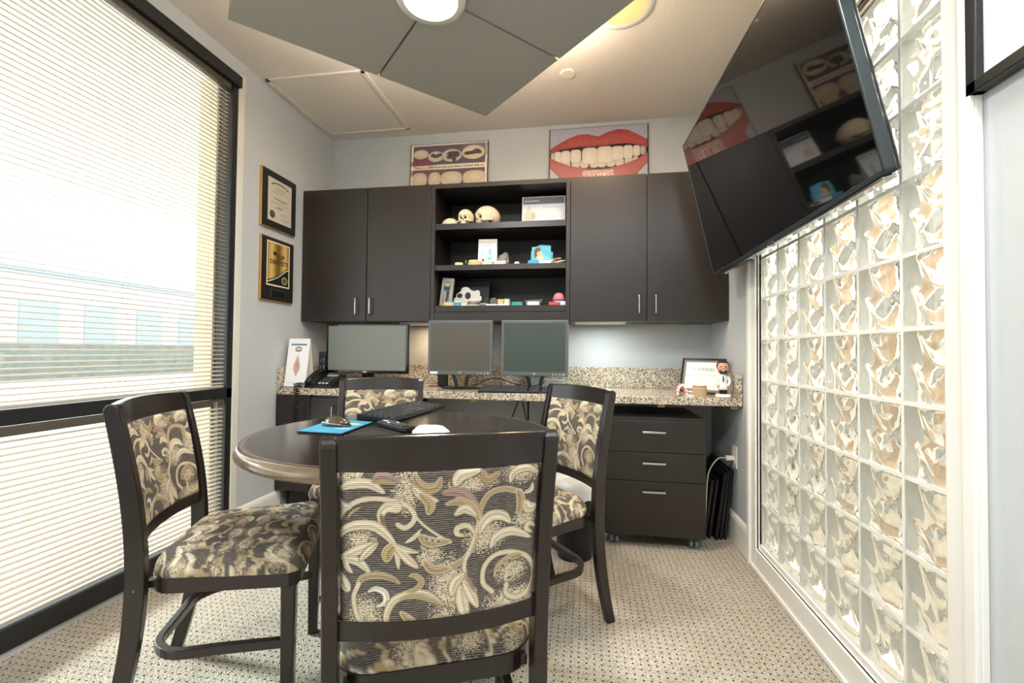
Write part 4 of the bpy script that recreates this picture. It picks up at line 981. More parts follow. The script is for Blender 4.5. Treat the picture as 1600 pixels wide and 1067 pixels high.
# ================================================================== SHELF CONTENT
S1, S2, S3 = 1.928, 1.650, 1.378
M_socket = mat('shaded_socket_bone', (96, 74, 52), .8)  # shade inside the skull hollows, painted as darker bone
def skull(label, x, y, z, w, d, h, rz, style):
    t = thing('skull_model', label, 'skull', (x, y, z), rz)
    bm = BM(); bmesh.ops.create_icosphere(bm, subdivisions=5, radius=1)
    def g(v, c, s, p=2): 
        dd = (v-Vector(c).normalized()).length; return math.exp(-(dd/s)**p)
    for v in bm.verts:
        q = v.co.normalized(); r = 1.
        # cranium flattened below, face forward = -Y
        face = max(0, -q.y)
        r *= 1-.12*max(0, -q.z)
        r -= .10*g(q, (.95, -.55, -.15), .35)+.10*g(q, (-.95, -.55, -.15), .35)          # temples
        r += .07*g(q, (.38, -1, .12), .20)+.07*g(q, (-.38, -1, .12), .20)                # brow
        r -= .48*g(q, (.36, -1, -.14), .19, 3)+.48*g(q, (-.36, -1, -.14), .19, 3)        # eye sockets
        r += .10*g(q, (.62, -.85, -.42), .16)+.10*g(q, (-.62, -.85, -.42), .16)          # cheek bones
        r -= .42*g(q, (0, -1, -.42), .12, 3)                                             # nose opening
        r += .10*g(q, (0, -1, -.22), .07)
        r += .12*g(q, (0, -1, -.78), .26)                                                # upper jaw
        r -= .16*g(q, (.55, -.75, -.80), .16)+.16*g(q, (-.55, -.75, -.80), .16)
        r -= .25*g(q, (.9, -.1, -.75), .25)+.25*g(q, (-.9, -.1, -.75), .25)
        v.co = Vector((q.x*r*w/2, q.y*r*d/2*(1.05), q.z*r*h/2))
        if v.co.z < -h*.42: v.co.z = -h*.42
        v.co.z += h*.42
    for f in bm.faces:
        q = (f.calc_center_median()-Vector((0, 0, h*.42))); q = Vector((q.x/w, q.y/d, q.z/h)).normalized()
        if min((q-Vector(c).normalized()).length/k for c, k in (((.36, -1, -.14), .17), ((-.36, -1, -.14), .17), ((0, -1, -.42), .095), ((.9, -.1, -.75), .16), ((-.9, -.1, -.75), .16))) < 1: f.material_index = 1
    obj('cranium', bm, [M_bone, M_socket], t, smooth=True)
    for s in (-1, 1):
        bm = BM(); sweep(bm, smoothpath([(s*w*.30, -d*.36, h*.20), (s*w*.46, -d*.22, h*.22), (s*w*.45, 0, h*.24)], 5), circ(.004, 6, .006)); obj('cheek_arch', bm, M_bone, t, smooth=True)
    for k in range(8):
        a = (k-3.5)*.16; bm = BM(); box(bm, -.004, .004, -.004, .004, -.004, .010)
        o = obj('tooth', bm, M_bone, t, bevel=.0015); o.location = (math.sin(a)*w*.30, -d*.46*math.cos(a)+.004, .004)
    return t
t = thing('cranium_model', 'loose domed top of a skull lying left of the small skull on the top shelf', 'skull', (-.915, 3.0, S1))
bm = BM(); lathe(bm, [(.064, 0), (.062, .018), (.050, .040), (.030, .054), (0, .060)], n=32, sy=1.25); obj('bone_dome', bm, M_bone, t, smooth=True)
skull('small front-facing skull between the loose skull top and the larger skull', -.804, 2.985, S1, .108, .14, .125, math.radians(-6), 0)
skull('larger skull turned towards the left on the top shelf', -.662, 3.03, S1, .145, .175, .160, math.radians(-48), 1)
# congratulations certificate
t = thing('framed_award', 'pale framed certificate with grey heading band on the top shelf', 'certificate', (-.279, 3.03, S1), rot=(-.10, 0, 0))
obj('frame', boxes((-.147, .147, 0, .012, 0, .208)), M_cream, t, bevel=.002)
art = Art(110, 76, (226, 230, 232)); art.rect(0, .76, 1, 1, (122, 116, 122)); us = np.linspace(0, 1, 5)
art.between([.3, 1], [0, 0], [.62, .06], (206, 216, 226), .7); art.ell(.17, .33, .15, .20, (196, 190, 180), .9, .6); art.ell(.15, .55, .05, .15, (206, 198, 184), .9, .5); art.ell(.25, .32, .05, .12, (170, 160, 146), .6, .6)
text_lines(art, [(.62, .5, .95, .008), (.54, .45, .95, .006), (.46, .5, .9, .006), (.13, .35, .5, .008), (.13, .68, .9, .008)], (170, 168, 170)); art.line([(.7, .26), (.74, .3), (.77, .25)], .006, (120, 120, 130))
print_mesh('certificate_print', art, .28, .196, M_print, t, loc=(0, -.001, .104))
text_mesh('heading_lettering', 'Congratulations', .0155, M_paper, t, (-.13, -.002, .176), (PI/2, 0, 0), 'LEFT', bold=.0003)
def tent(name, label, x, y, z, w, h, art, d=.09, rz=0., cat='calendar', m=None):
    t = thing(name, label, cat, (x, y, z), rz)
    a = math.atan2(d/2, h); L = math.hypot(h, d/2)
    o = obj('front_leaf', boxes((-w/2, w/2, 0, .003, 0, L)), m or M_cream, t); o.location = (0, -d/2, 0); o.rotation_euler = (-a, 0, 0)
    o2 = obj('rear_leaf', boxes((-w/2, w/2, -.003, 0, 0, L)), m or M_cream, t); o2.location = (0, d/2, 0); o2.rotation_euler = (a, 0, 0)
    o3 = obj('base_strip', boxes((-w/2, w/2, -d/2+.003, d/2-.003, 0, .002)), m or M_cream, t)
    print_mesh('front_print', art, w-.004, L-.004, M_print, t, loc=(0, -d/2-.0015+math.sin(a)*L/2, math.cos(a)*L/2), rot=(-a, 0, 0))
    return t
art = Art(60, 88, (228, 234, 236)); art.rect(0, .86, 1, 1, (214, 204, 190)); text_lines(art, [(.78, .15, .85, .008)], (150, 150, 154))
art.ell(.64, .60, .035, .03, (40, 36, 36)); art.ell(.62, .50, .09, .07, (130, 190, 200), 1, .4); art.rect(.55, .16, .61, .46, (120, 190, 200)); art.rect(.66, .16, .72, .46, (120, 190, 200)); art.rect(.5, .26, .76, .31, (100, 170, 190)); art.ell(.2, .52, .025, .02, (90, 90, 90)); art.ell(.24, .40, .03, .022, (40, 40, 44)); art.line([(.18, .45), (.15, .2)], .01, (170, 180, 190)); art.ell(.44, .4, .03, .02, (224, 130, 100))
tent('desk_calendar', 'white spiral desk flip chart standing on the middle shelf', -.654, 3.005, S2, .128, .190, art, .06, math.radians(4))
# jaw models, middle shelf
def tooth_row(parent, r, n, a0, a1, z, s, m, sy=1., name='tooth'):
    for k in range(n):
        a = a0+(a1-a0)*k/(n-1); bm = BM(); prism(bm, roundrect(s, s*.85, s*.28, 2), XY, 0, s*1.15)
        o = obj(name, bm, m, parent, bevel=s*.15, segs=1); o.location = (r*math.cos(a), r*sy*math.sin(a), z); o.rotation_euler = (0, 0, a+PI/2)
def jaw(label, x, y, z, w, hb, mb, mteeth, rz=0., ts=.007, n=9, cat='jaw model'):
    t = thing('jaw_model', label, cat, (x, y, z), rz)
    bm = BM(); out = [(w/2*math.cos(a), -w*.55*math.sin(a)) for a in np.linspace(0, PI, 15)]; prism(bm, [(p[0], p[1]+w*.2) for p in out], XY, 0, hb); obj('plaster_base', bm, mb, t, bevel=.002)
    bm = BM(); path = [(w*.40*math.cos(a), w*.2-w*.44*math.sin(a), hb+.002) for a in np.linspace(0.1, PI-.1, 15)]; sweep(bm, path, circ(ts*.75, 8)); obj('gum_ridge', bm, mb, t, smooth=True)
    for k in range(n):
        a = .15+(PI-.3)*k/(n-1); b2 = BM(); prism(b2, roundrect(ts*1.1, ts, ts*.3, 2), XY, 0, ts*1.2)
        o = obj('tooth', b2, mteeth, t, bevel=ts*.18, segs=1); o.location = (w*.40*math.cos(a), w*.2-w*.44*math.sin(a), hb+.004); o.rotation_euler = (0, 0, -a+PI/2)
    return t
jaw('low cream jaw model at the left of the middle shelf', -.842, 2.945, S2, .062, .010, M_bone, M_bone)
t = jaw('cream jaw model in a black-and-silver articulator on the middle shelf', -.735, 2.955, S2, .100, .022, M_tan, M_bone, ts=.010)
bm = BM()
for s in (-1, 1): tube(bm, smoothpath([(s*.058, .01, .0045), (s*.068, -.012, .022), (s*.058, .012, .046), (s*.048, .03, .046)], 5), .004, 8)
obj('articulator_arm', bm, M_black, t, smooth=True)
bm = BM()
for s in (-1, 1): tube(bm, [(s*.062, -.006, .004), (s*.054, -.004, .044)], .0032, 8)
obj('articulator_pin', bm, M_steel, t, smooth=True)
def case(name, label, x, y, z, w, d, h, m, rz=0., lid=None, cat='case'):
    t = thing(name, label, cat, (x, y, z), rz)
    bm = BM(); prism(bm, roundrect(w, d, min(w, d)*.28), XY, 0, h*.55); obj('tray', bm, m, t, bevel=.002)
    bm = BM(); prism(bm, roundrect(w*1.02, d*1.02, min(w, d)*.28), XY, h*.55, h); obj('lid', bm, lid or m, t, bevel=.003)
    return t
M_frost = mat('frosted_plastic', (212, 210, 202), .3)
case('retainer_case', 'frosted flat case before the flip chart on the middle shelf', -.640, 2.94, S2, .080, .06, .022, M_frost, 0)
case('retainer_case', 'frosted flat case right of the flip chart, under a crumpled bag', -.556, 2.945, S2, .088, .06, .024, M_frost, 0)
t = thing('plastic_bag', 'crumpled clear plastic bag standing beside the white flip chart', 'bag', (-.572, 3.035, S2))
bm = BM(); bmesh.ops.create_icosphere(bm, subdivisions=3, radius=1)
for v in bm.verts:
    k = 1+.25*math.sin(9*v.co.x+4*v.co.z)*math.sin(8*v.co.y+3*v.co.x); tz = (v.co.z+1)/2
    v.co = Vector((v.co.x*.052*k*(1-.45*tz)+.035*tz, v.co.y*.03*k, tz*.095*(1+.1*k)))
obj('film', bm, mat('bag_film', (190, 188, 182), .15, trans=.5, ior=1.2), t)
t = thing('cotton_roll', 'small white round cap alone on the middle shelf', 'cap', (-.443, 2.94, S2)); bm = BM(); lathe(bm, [(.018, 0), (.018, .010), (.012, .018), (0, .021)], n=24); obj('dome', bm, M_paper, t, smooth=True)
# blue leaflet display
t = thing('leaflet_holder', 'blue card display box with a smiling face on the middle shelf', 'leaflet box', (-.285, 2.965, S2))
obj('tray', boxes((-.085, .080, -.025, .03, 0, .027)), M_cyan, t, bevel=.001); obj('tray_band', boxes((-.01, .080, -.0262, -.025, .002, .025)), M_paper, t)
bm = BM(); prism(bm, [(-.070, .027), (.075, .027), (.077, .085), (.062, .087), (.062, .128), (-.005, .134), (-.03, .124), (-.045, .112), (-.068, .092)], XZ, .006, .012); obj('header_card', bm, M_cyan, t)
art = Art(70, 64, (96, 184, 208)); art.between([.25, 1], [0, 0], [1, .1], (130, 204, 220), .6); art.ell(.32, .52, .19, .44, (108, 72, 46), 1, .2); art.ell(.40, .52, .13, .27, (232, 190, 160), 1, .2); art.ell(.42, .22, .20, .16, (232, 196, 170), 1, .3); art.ell(.42, .42, .05, .025, (196, 110, 100)); art.ell(.42, .425, .035, .012, (250, 250, 250)); art.ell(.36, .6, .02, .015, (60, 40, 36)); art.ell(.46, .6, .02, .015, (60, 40, 36)); art.ell(.30, .76, .16, .12, (110, 74, 48), .9, .4); text_lines(art, [(.62, .66, .95, .012), (.52, .66, .95, .012), (.4, .66, .9, .012)], (60, 150, 186))
print_mesh('face_print', art, .125, .092, M_print, t, loc=(.0, .0052, .075))
t = thing('bundled_sticks', 'heap of wrapped small instruments at the right end of the middle shelf', 'instruments', (-.176, 2.955, S2))
for k in range(11):
    bm = BM(); a = random.uniform(-.4, .5); L_ = .035; c_ = Vector((random.uniform(-.025, .02), random.uniform(-.02, .03), .006+.003*k)); d_ = Vector((math.cos(a), math.sin(a)*.6, random.uniform(-.1, .28)))*L_
    cylx(bm, tuple(c_-d_), tuple(c_+d_), .0035, 8)
    for v in bm.verts: v.co.z = max(.0005, v.co.z)
    obj('stick', bm, random.choice([M_steel, M_frost, M_tan, M_black]), t)
# bottom shelf
t = thing('brochure_box', 'tall narrow grey carton leaning at the left of the bottom shelf', 'carton', (-.942, 2.965, S3+.001), rot=(-.10, .08, -.12))
obj('carton', boxes((-.042, .042, 0, .02, .005, .198)), mat('carton_grey', (168, 164, 156), .5), t, bevel=.001)
art = Art(46, 104, (160, 156, 148)); art.rect(.1, .84, .9, .9, (110, 120, 140)); art.rect(.22, .08, .8, .76, (92, 92, 94)); art.ell(.5, .74, .2, .05, (196, 176, 60)); art.rect(.25, .58, .75, .70, (32, 60, 110)); art.line([(.35, .5), (.45, .1)], .05, (150, 150, 152)); art.line([(.65, .5), (.55, .1)], .03, (40, 40, 44))
print_mesh('carton_print', art, .078, .186, M_print, t, loc=(0, -.001, .101))
t = thing('black_backing_board', 'black square board leaning behind the white bone plate, bottom shelf', 'board', (-.795, 3.12, S3+.0018), rot=(-.12, 0, 0)); obj('board', boxes((-.13, .125, 0, .01, 0, .195)), M_black, t)
t = thing('bone_plate_model', 'flat white plate cut like a face bone with two holes, bottom shelf', 'bone model', (-.795, 3.03, S3), rot=(-.1, 0, 0))
bm = BM()
outl = [(-.10, .03), (-.105, .062), (-.085, .078), (-.088, .092), (-.060, .112), (-.048, .138), (-.022, .148), (.0, .138), (.020, .120), (.045, .115), (.055, .122), (.075, .118), (.082, .100), (.078, .085), (.094, .075), (.094, .050), (.075, .035), (.06, .002), (-.06, .002)]
prism(bm, outl, XZ, 0, .006); o = obj('plate', bm, M_frost, t, bevel=.0015)
for cx, cz, rx, rz_ in ((-.062, .083, .020, .017), (-.004, .082, .021, .025)):
    bm = BM(); prism(bm, [(cx+rx*math.cos(a), cz+rz_*math.sin(a)) for a in np.linspace(0, 2*PI, 20, endpoint=False)], XZ, -.0006, .0064); obj('eye_hole', bm, M_black, t)
t = jaw('tan jaw model with coloured inlays at the left of the bottom shelf', -.905, 2.935, S3, .088, .014, M_tan, M_tan, ts=.007); bm = BM(); ball(bm, (.01, .0, .03), .02, 1.2, .8, .5); obj('blue_wrap', bm, M_cyan, t, smooth=True)
t = jaw('jaw model in a bright blue tray on the bottom shelf', -.843, 2.93, S3, .045, .018, M_cyan, M_paper, ts=.008, n=5)
t = jaw('small cream jaw model between the blue tray and the tooth model', -.800, 2.945, S3, .055, .012, M_bone, M_tan, ts=.006)
t = jaw('tall tooth model on a clear base before the white bone plate', -.738, 2.945, S3, .078, .022, M_clear, M_bone, ts=.016, n=7)
t = thing('shell_dish', 'low grey stone-like disc right of the tall tooth model', 'dish', (-.668, 2.945, S3)); bm = BM(); lathe(bm, [(0, 0), (.024, 0), (.029, .010), (.022, .020), (0, .021)], n=18, sy=.8); obj('disc', bm, mat('stone_grey', (150, 140, 122), .7, noise=.3, nscale=80), t)
t = thing('white_tray', 'flat white tray under the clear dome on the bottom shelf', 'tray', (-.606, 2.935, S3)); obj('tray', boxes((-.036, .034, -.025, .03, 0, .010)), M_paper, t, bevel=.002)
t = thing('clear_dome', 'small clear dome standing on the flat white tray', 'dome', (-.600, 2.955, S3+.011)); bm = BM(); lathe(bm, [(.026, 0), (.026, .014), (.022, .034), (.012, .044), (0, .047)], n=24); obj('dome', bm, M_clear, t, smooth=True)
t = thing('white_tray', 'flat white tray carrying two tooth blocks, centre of the bottom shelf', 'tray', (-.530, 2.935, S3)); obj('tray', boxes((-.038, .042, -.025, .03, 0, .008)), M_paper, t, bevel=.002)
t = jaw('cream tooth block on the centre white tray', -.550, 2.935, S3+.009, .040, .022, M_tan, M_tan, ts=.008, n=4)
t = jaw('greyish tooth block behind the cream one on the centre white tray', -.510, 2.95, S3+.009, .045, .028, M_frost, M_steel, ts=.007, n=5)
case('retainer_case', 'teal oval case lying on the bottom shelf', -.437, 2.935, S3, .078, .05, .022, M_teal)
t = thing('clamshell_box', 'clear clamshell box behind the white case on the bottom shelf', 'box', (-.335, 2.985, S3))
bm = BM(); prism(bm, [(-.050, 0), (.042, 0), (.062, .045), (-.060, .038)], XZ, -.02, .03); obj('shell', bm, M_clear, t); bm = BM(); prism(bm, [(-.045, .002), (.03, .002), (.02, .030), (-.035, .032)], XZ, -.015, .022); obj('moulds', bm, M_bone, t, bevel=.004)
case('retainer_case', 'white oval case before the clear clamshell on the bottom shelf', -.330, 2.925, S3, .080, .04, .024, M_paper)
t = thing('denture_stack', 'white case with blue lid band at the right end of the bottom shelf', 'case', (-.158, 2.965, S3)); obj('base', boxes((-.035, .036, -.025, .025, 0, .028)), M_paper, t, bevel=.003); obj('blue_band', boxes((-.05, .03, -.02, .027, .028, .036)), M_blue, t, bevel=.002)
t = thing('palate_model', 'pink domed palate model on the blue-banded case', 'palate model', (-.167, 2.965, S3+.0365)); bm = BM(); lathe(bm, [(.038, 0), (.038, .012), (.031, .034), (.018, .046), (0, .050)], n=28, sy=.6); obj('dome', bm, M_pink, t, smooth=True)
case('retainer_case', 'red flat case before the pink palate model', -.193, 2.918, S3, .074, .035, .020, M_red)

# ================================================================== COUNTER THINGS
KZ = .831
M_lcd_a = mat('lcd_wide', (112, 118, 112), .35); M_lcd_b = mat('lcd_mid', (84, 80, 72), .35); M_lcd_c = mat('lcd_right', (62, 74, 68), .35)  # room reflections on each screen are put into its base colour
def monitor_square(label, xc, yaw, sticker):
    t = thing('monitor', label, 'monitor', (xc, 2.888, KZ), yaw)
    w, h = .428, .356; zb = .090
    f = obj('casing', boxes((-w/2, w/2, -.04, -.008, zb, zb+h)), M_grey, t, bevel=.006)
    obj('rear_shell', boxes((-w/2+.03, w/2-.03, -.008, .035, zb+.03, zb+h-.03)), M_black, t, bevel=.012)
    s = obj('screen', boxes((-w/2+.018, w/2-.018, -.0415, -.039, zb+.030, zb+h-.018)), M_lcd_b if sticker else M_lcd_c, t)
    bm = BM(); prism(bm, [(.0095*math.cos(a), zb+.0145+.0095*math.sin(a)) for a in np.linspace(0, 2*PI, 24, endpoint=False)], XZ, -.0425, -.040); obj('round_emblem', bm, M_steel, t)
    for k in range(4):
        bm = BM(); r = .0028 if k < 3 else .0046; cylx(bm, (w/2-.095+.022*k, -.0425, zb+.013), (w/2-.095+.022*k, -.040, zb+.013), r, 12); obj('button', bm, M_paper, t)
    if sticker: obj('white_sticker', boxes((-w/2+.016, -w/2+.066, -.0415, -.040, zb+.006, zb+.020)), M_paper, t)
    for sx in (-1, 1):
        bm = BM(); sweep(bm, [(sx*.030, .015, .01), (sx*.040, .0, .06), (sx*.058, -.005, .11)], rect(.024, .010), up=Vector((0, 1, 0))); obj('stand_arm', bm, M_dgrey, t, bevel=.003)
    bm = BM(); lathe(bm, [(0, 0), (.130, 0), (.132, .006), (.10, .012), (0, .016)], n=48, sy=.62); obj('stand_base', bm, M_black, t, smooth=False)
    return t
monitor_square('square grey monitor in the middle, white sticker at its lower left', -.800, math.radians(3), True)
monitor_square('square grey monitor at the right, behind the counter keyboard', -.312, math.radians(-1), False)
t = thing('monitor', 'wide glossy black monitor beside the desk phone', 'monitor', (-1.447, 2.888, KZ), math.radians(1))
w, h, zb = .585, .335, .088
obj('casing', boxes((-w/2, w/2, -.04, -.012, zb, zb+h)), M_gloss, t, bevel=.006)
obj('screen', boxes((-w/2+.018, w/2-.018, -.0415, -.039, zb+.022, zb+h-.016)), M_lcd_a, t)
obj('rear_shell', boxes((-w/2+.05, w/2-.05, -.012, .025, zb+.04, zb+h-.04)), M_black, t, bevel=.012)
obj('stand_neck', boxes((-.04, .04, -.02, .01, .008, zb+.05)), M_gloss, t, bevel=.004)
bm = BM(); lathe(bm, [(0, 0), (.125, 0), (.127, .004), (.11, .008), (0, .010)], n=48, sy=.62); obj('stand_base', bm, M_gloss, t)
text_mesh('badge_lettering', 'AOC', .013, M_paper, t, (-.01, -.0412, zb+.011), (PI/2, 0, 0), bold=.0004)
t = thing('document_box', 'small pale grey box behind the right square monitor', 'box', (-.25, 3.14, KZ)); obj('carton', boxes((-.11, .12, -.03, .05, 0, .055)), mat('pale_grey_card', (176, 184, 184), .6), t, bevel=.002)
t = thing('storage_box', 'black box behind the sticker monitor at its left', 'box', (-.975, 3.05, KZ)); obj('cup', boxes((-.03, .03, -.03, .03, 0, .13)), M_black, t, bevel=.003)
# calendar by the wall
art = Art(72, 140, (236, 236, 238)); art.rect(.12, .86, .88, .895, (50, 130, 166))
art.ell(.5, .78, .16, .055, (120, 104, 104), .9, .3); art.ell(.5, .785, .12, .02, (226, 210, 206), 1, .3)
art.ell(.5, .52, .10, .15, (220, 206, 190), 1, .3); art.between([.34, .5, .66], [.36, .22, .36], [.46, .60, .46], (200, 166, 152), .9, .05); art.line([(.5, .6), (.5, .24)], .008, (170, 130, 120)); art.line([(.44, .5), (.4, .34)], .008, (180, 140, 130)); art.line([(.57, .5), (.6, .34)], .008, (180, 140, 130)); text_lines(art, [(.09, .12, .88, .004), (.06, .4, .6, .01)], (150, 160, 170))
tent('desk_calendar', 'tall cream tent chart with a tooth drawing, beside the desk phone', -1.860, 2.735, KZ, .148, .318, art, .11, math.radians(3))
# desk phone
t = thing('desk_phone', 'black corded desk phone between the tent chart and the wide monitor', 'phone', (-1.682, 2.750, KZ), math.radians(-4))
bm = BM(); prism(bm, [(-.09, 0), (.09, 0), (.09, .082), (.07, .085), (-.085, .018)], lambda a, b, h: (h, a, b), -.095, .095); obj('base', bm, M_black, t, bevel=.005)
sl = math.atan2(.067, .155)
def onslope(x, s, lift=.0): return (x, -.085+s*math.cos(sl)-lift*math.sin(sl), .018+s*math.sin(sl)+lift*math.cos(sl))
bm = BM(); P1 = [onslope(-.066, s, .014+.012*(abs(s-.085)/.085)**2*0) for s in (0.0, .05, .10, .17)]
sweep(bm, [onslope(-.066, -.004, .012), onslope(-.066, .02, .026), onslope(-.066, .09, .036), onslope(-.066, .16, .028), onslope(-.066, .18, .014)], circ(.021, 10, .015)); obj('handset', bm, M_black, t, smooth=True)
o = obj('display', boxes((-.038, .038, -.013, .013, 0, .003)), mat('phone_lcd', (150, 156, 146), .3), t); o.location = onslope(.030, .135, .001); o.rotation_euler = (sl, 0, 0)
for r in range(4):
    for k in range(3):
        o = obj('button', boxes((-.008, .008, -.005, .005, 0, .004)), M_grey if r else M_paper, t, bevel=.001); o.location = onslope(.004+k*.026, .025+r*.023, .001); o.rotation_euler = (sl, 0, 0)
phone = t; cordloc = Matrix.Translation((-1.795, 2.63, .83))
bm = BM(); pts = []
for i in range(420):
    s = i/419; y_, z_ = (.045-.07*min(1, s*5), .014) if s < .2 else (-.022, .014-(s-.2)*.40)
    pts.append((.012*math.cos(s*2*PI*24), y_+(.0 if s < .2 else .012*math.sin(s*2*PI*24))-.004, z_+(.012*math.sin(s*2*PI*24) if s < .2 else 0)+.006))
tube(bm, pts, .0028, 6); o = obj('coiled_cord', bm, M_black, phone, smooth=True); bpy.context.view_layer.update(); o.matrix_parent_inverse = phone.matrix_world.inverted() @ cordloc
bm = BM(); pts = [(.016+.011*math.cos(s*2*PI*22), -.030+.011*math.sin(s*2*PI*22), .0-s*.33) for s in np.linspace(0, 1, 320)]; tube(bm, pts, .0028, 6); o = obj('coiled_cord', bm, M_black, phone, smooth=True); o.matrix_parent_inverse = phone.matrix_world.inverted() @ cordloc
t = thing('phone_cable', 'thin black cable running past the tent chart and down the cabinet', 'cable', (-1.86, 2.66, .83))
bm = BM(); tube(bm, smoothpath([(.055, .02, .004), (0, -.005, .006), (-.06, -.008, .004), (-.078, -.025, -.03), (-.083, -.03, -.16), (-.084, -.03, -.45)], 8), .002, 6); obj('cable', bm, M_black, t, smooth=True)
t = thing('cordless_phone', 'upright black and silver cordless handset in its cradle behind the desk phone', 'phone', (-1.776, 2.87, KZ), math.radians(-5))
bm = BM(); prism(bm, roundrect(.062, .06, .014), XY, 0, .10); obj('cradle', bm, M_black, t, bevel=.004)
bm = BM(); prism(bm, roundrect(.052, .026, .010), XY, .10, .232); obj('handset', bm, M_dgrey, t, bevel=.004)
for z_ in (.125, .172):
    bm = BM(); tube(bm, [(.006+.013*math.cos(a), -.0145, z_+.013*math.sin(a)) for a in np.linspace(0, 2*PI, 20)], .003, 6); obj('ring_dial', bm, M_steel, t, smooth=True)
obj('side_strip', boxes((-.024, -.018, -.0145, -.012, .105, .225)), M_steel, t)
# framed certificate, right end
yawf = math.radians(-50)
t = thing('framed_certificate', 'black framed certificate with a curled ribbon drawing leaning at the right end of the counter', 'certificate', (.708, 2.925, KZ), rot=(-.16, 0, yawf))
w, h = .300, .215
obj('frame', boxes((-w/2, w/2, -.016, .0, 0, .010), (-w/2, w/2, -.016, 0, h-.010, h), (-w/2, -w/2+.010, -.016, 0, 0, h), (w/2-.010, w/2, -.016, 0, 0, h)), M_blackframe, t, bevel=.002)
obj('mat_board', boxes((-w/2+.008, w/2-.008, -.009, -.002, .008, h-.008)), mat('taupe_mat', (132, 122, 112), .6), t)
art = Art(100, 84, (240, 234, 230))
for k in range(3):
    for s_ in (1, -1): art.line([(.18+.22*k+.22*q_, .74+s_*.05*math.sin(2*PI*q_)) for q_ in np.linspace(0, 1, 12)], .010, ((110, 180, 200), (100, 96, 100), (60, 110, 110))[k])
text_lines(art, [(.53, .12, .9, .022)], (236, 206, 176)); text_lines(art, [(.36, .3, .75, .008), (.3, .35, .7, .006), (.14, .1, .4, .008), (.14, .6, .9, .008)], (190, 180, 176))
print_mesh('certificate_sheet', art, w-.06, h-.05, M_print, t, loc=(0, -.0098, h/2))
# pink arch model, crown model, figurine
t = thing('denture_model', 'upright pink and white dental arch at the left of the small things on the counter', 'dental model', (.555, 2.735, KZ), math.radians(10))
bm = BM(); sweep(bm, [(.024*math.cos(a), 0, .012+.048*math.sin(a)) for a in np.linspace(0, PI, 14)], circ(.011, 10, .014), up=Vector((0, 1, 0))); obj('gum_arch', bm, M_pink, t, smooth=True)
for k in range(9):
    a = PI*k/8; bm = BM(); ball(bm, (.026*math.cos(a), -.010, .012+.048*math.sin(a)), .0075, 1, 1, 1.1, 10, 8); obj('tooth', bm, M_paper, t, smooth=True)
t = jaw('clear-based crown model with gold teeth before the framed certificate', .652, 2.72, KZ, .082, .044, mat('amber_resin', (236, 214, 176), .25, trans=.55, ior=1.2), M_gold, ts=.011, n=8)
t = thing('paper_loop', 'small curled white paper between the pink arch and the crown model', 'paper', (.603, 2.735, KZ+.001))
bm = BM(); sweep(bm, smoothpath([(-.025, .01, .02), (0, -.012, .026), (.02, .0, .014), (-.01, .01, .010), (-.02, -.01, .003), (.015, -.02, .003)], 5), rect(.001, .008)); obj('strip', bm, M_paper, t)
t = thing('doctor_figurine', 'big-headed figurine of a bearded doctor in a white coat on a white base', 'figurine', (.770, 2.700, KZ), math.radians(-12))
bm = BM(); prism(bm, roundrect(.078, .05, .016), XY, 0, .018); obj('base', bm, M_paper, t, bevel=.004)
bm = BM()
for s in (-1, 1): lathe(bm, [(.009, .016), (.010, .055), (0, .057)], cx=s*.010, n=12)
obj('trousers', bm, M_black, t, smooth=True)
bm = BM(); lathe(bm, [(0, .040), (.024, .042), (.026, .06), (.020, .085), (.026, .112), (.020, .124), (.008, .130), (0, .131)], n=20, sy=.65); obj('white_coat', bm, M_paper, t, smooth=True)
for s in (-1, 1):
    bm = BM(); sweep(bm, smoothpath([(s*.024, 0, .118), (s*.034, -.002, .092), (s*.026, -.012, .066)], 4), circ(.0075, 8)); obj('sleeve', bm, M_paper, t, smooth=True)
M_skin = mat('painted_skin', (206, 158, 132), .5); M_hair = mat('painted_hair', (48, 38, 34), .6)
for s in (-1, 1):
    bm = BM(); ball(bm, (s*.025, -.013, .062), .006, 1, 1, 1.2, 10, 8); obj('hand', bm, M_skin, t, smooth=True)
obj('dark_tie', boxes((-.003, .003, -.0185, -.0165, .088, .118)), M_ink, t)
bm = BM(); ball(bm, (0, 0, .165), .034, .92, .95, 1.1, 24, 16)
for v in bm.verts:
    if v.co.y < -.015: v.co.y -= .006*math.exp(-((v.co.x/.006)**2+((v.co.z-.163)/.010)**2))
hd = obj('head', bm, M_skin, t, smooth=True)
bm = BM(); ball(bm, (0, .005, .174), .0345, 1.0, 1.0, 1.02, 24, 16)
for v in [v for v in bm.verts if v.co.z < .158 or (v.co.y < -.014 and v.co.z < .189)]: v.co = Vector((v.co.x*.9, max(v.co.y, -.004), max(v.co.z, .15)))
obj('hair', bm, M_hair, hd, smooth=True)
bm = BM(); ball(bm, (0, -.010, .146), .022, 1.05, 1.02, .72, 18, 12); obj('beard', bm, M_hair, hd, smooth=True)
obj('mouth', boxes((-.008, .008, -.0335, -.031, .1475, .1505)), M_paper, hd)
for s in (-1, 1):
    bm = BM(); ball(bm, (s*.011, -.0305, .172), .0035, 1, .5, 1, 10, 8); obj('eye', bm, M_ink, hd, smooth=True)
    bm = BM(); ball(bm, (s*.032, 0, .165), .007, .5, 1, 1.2, 10, 8); obj('ear', bm, M_skin, hd, smooth=True)
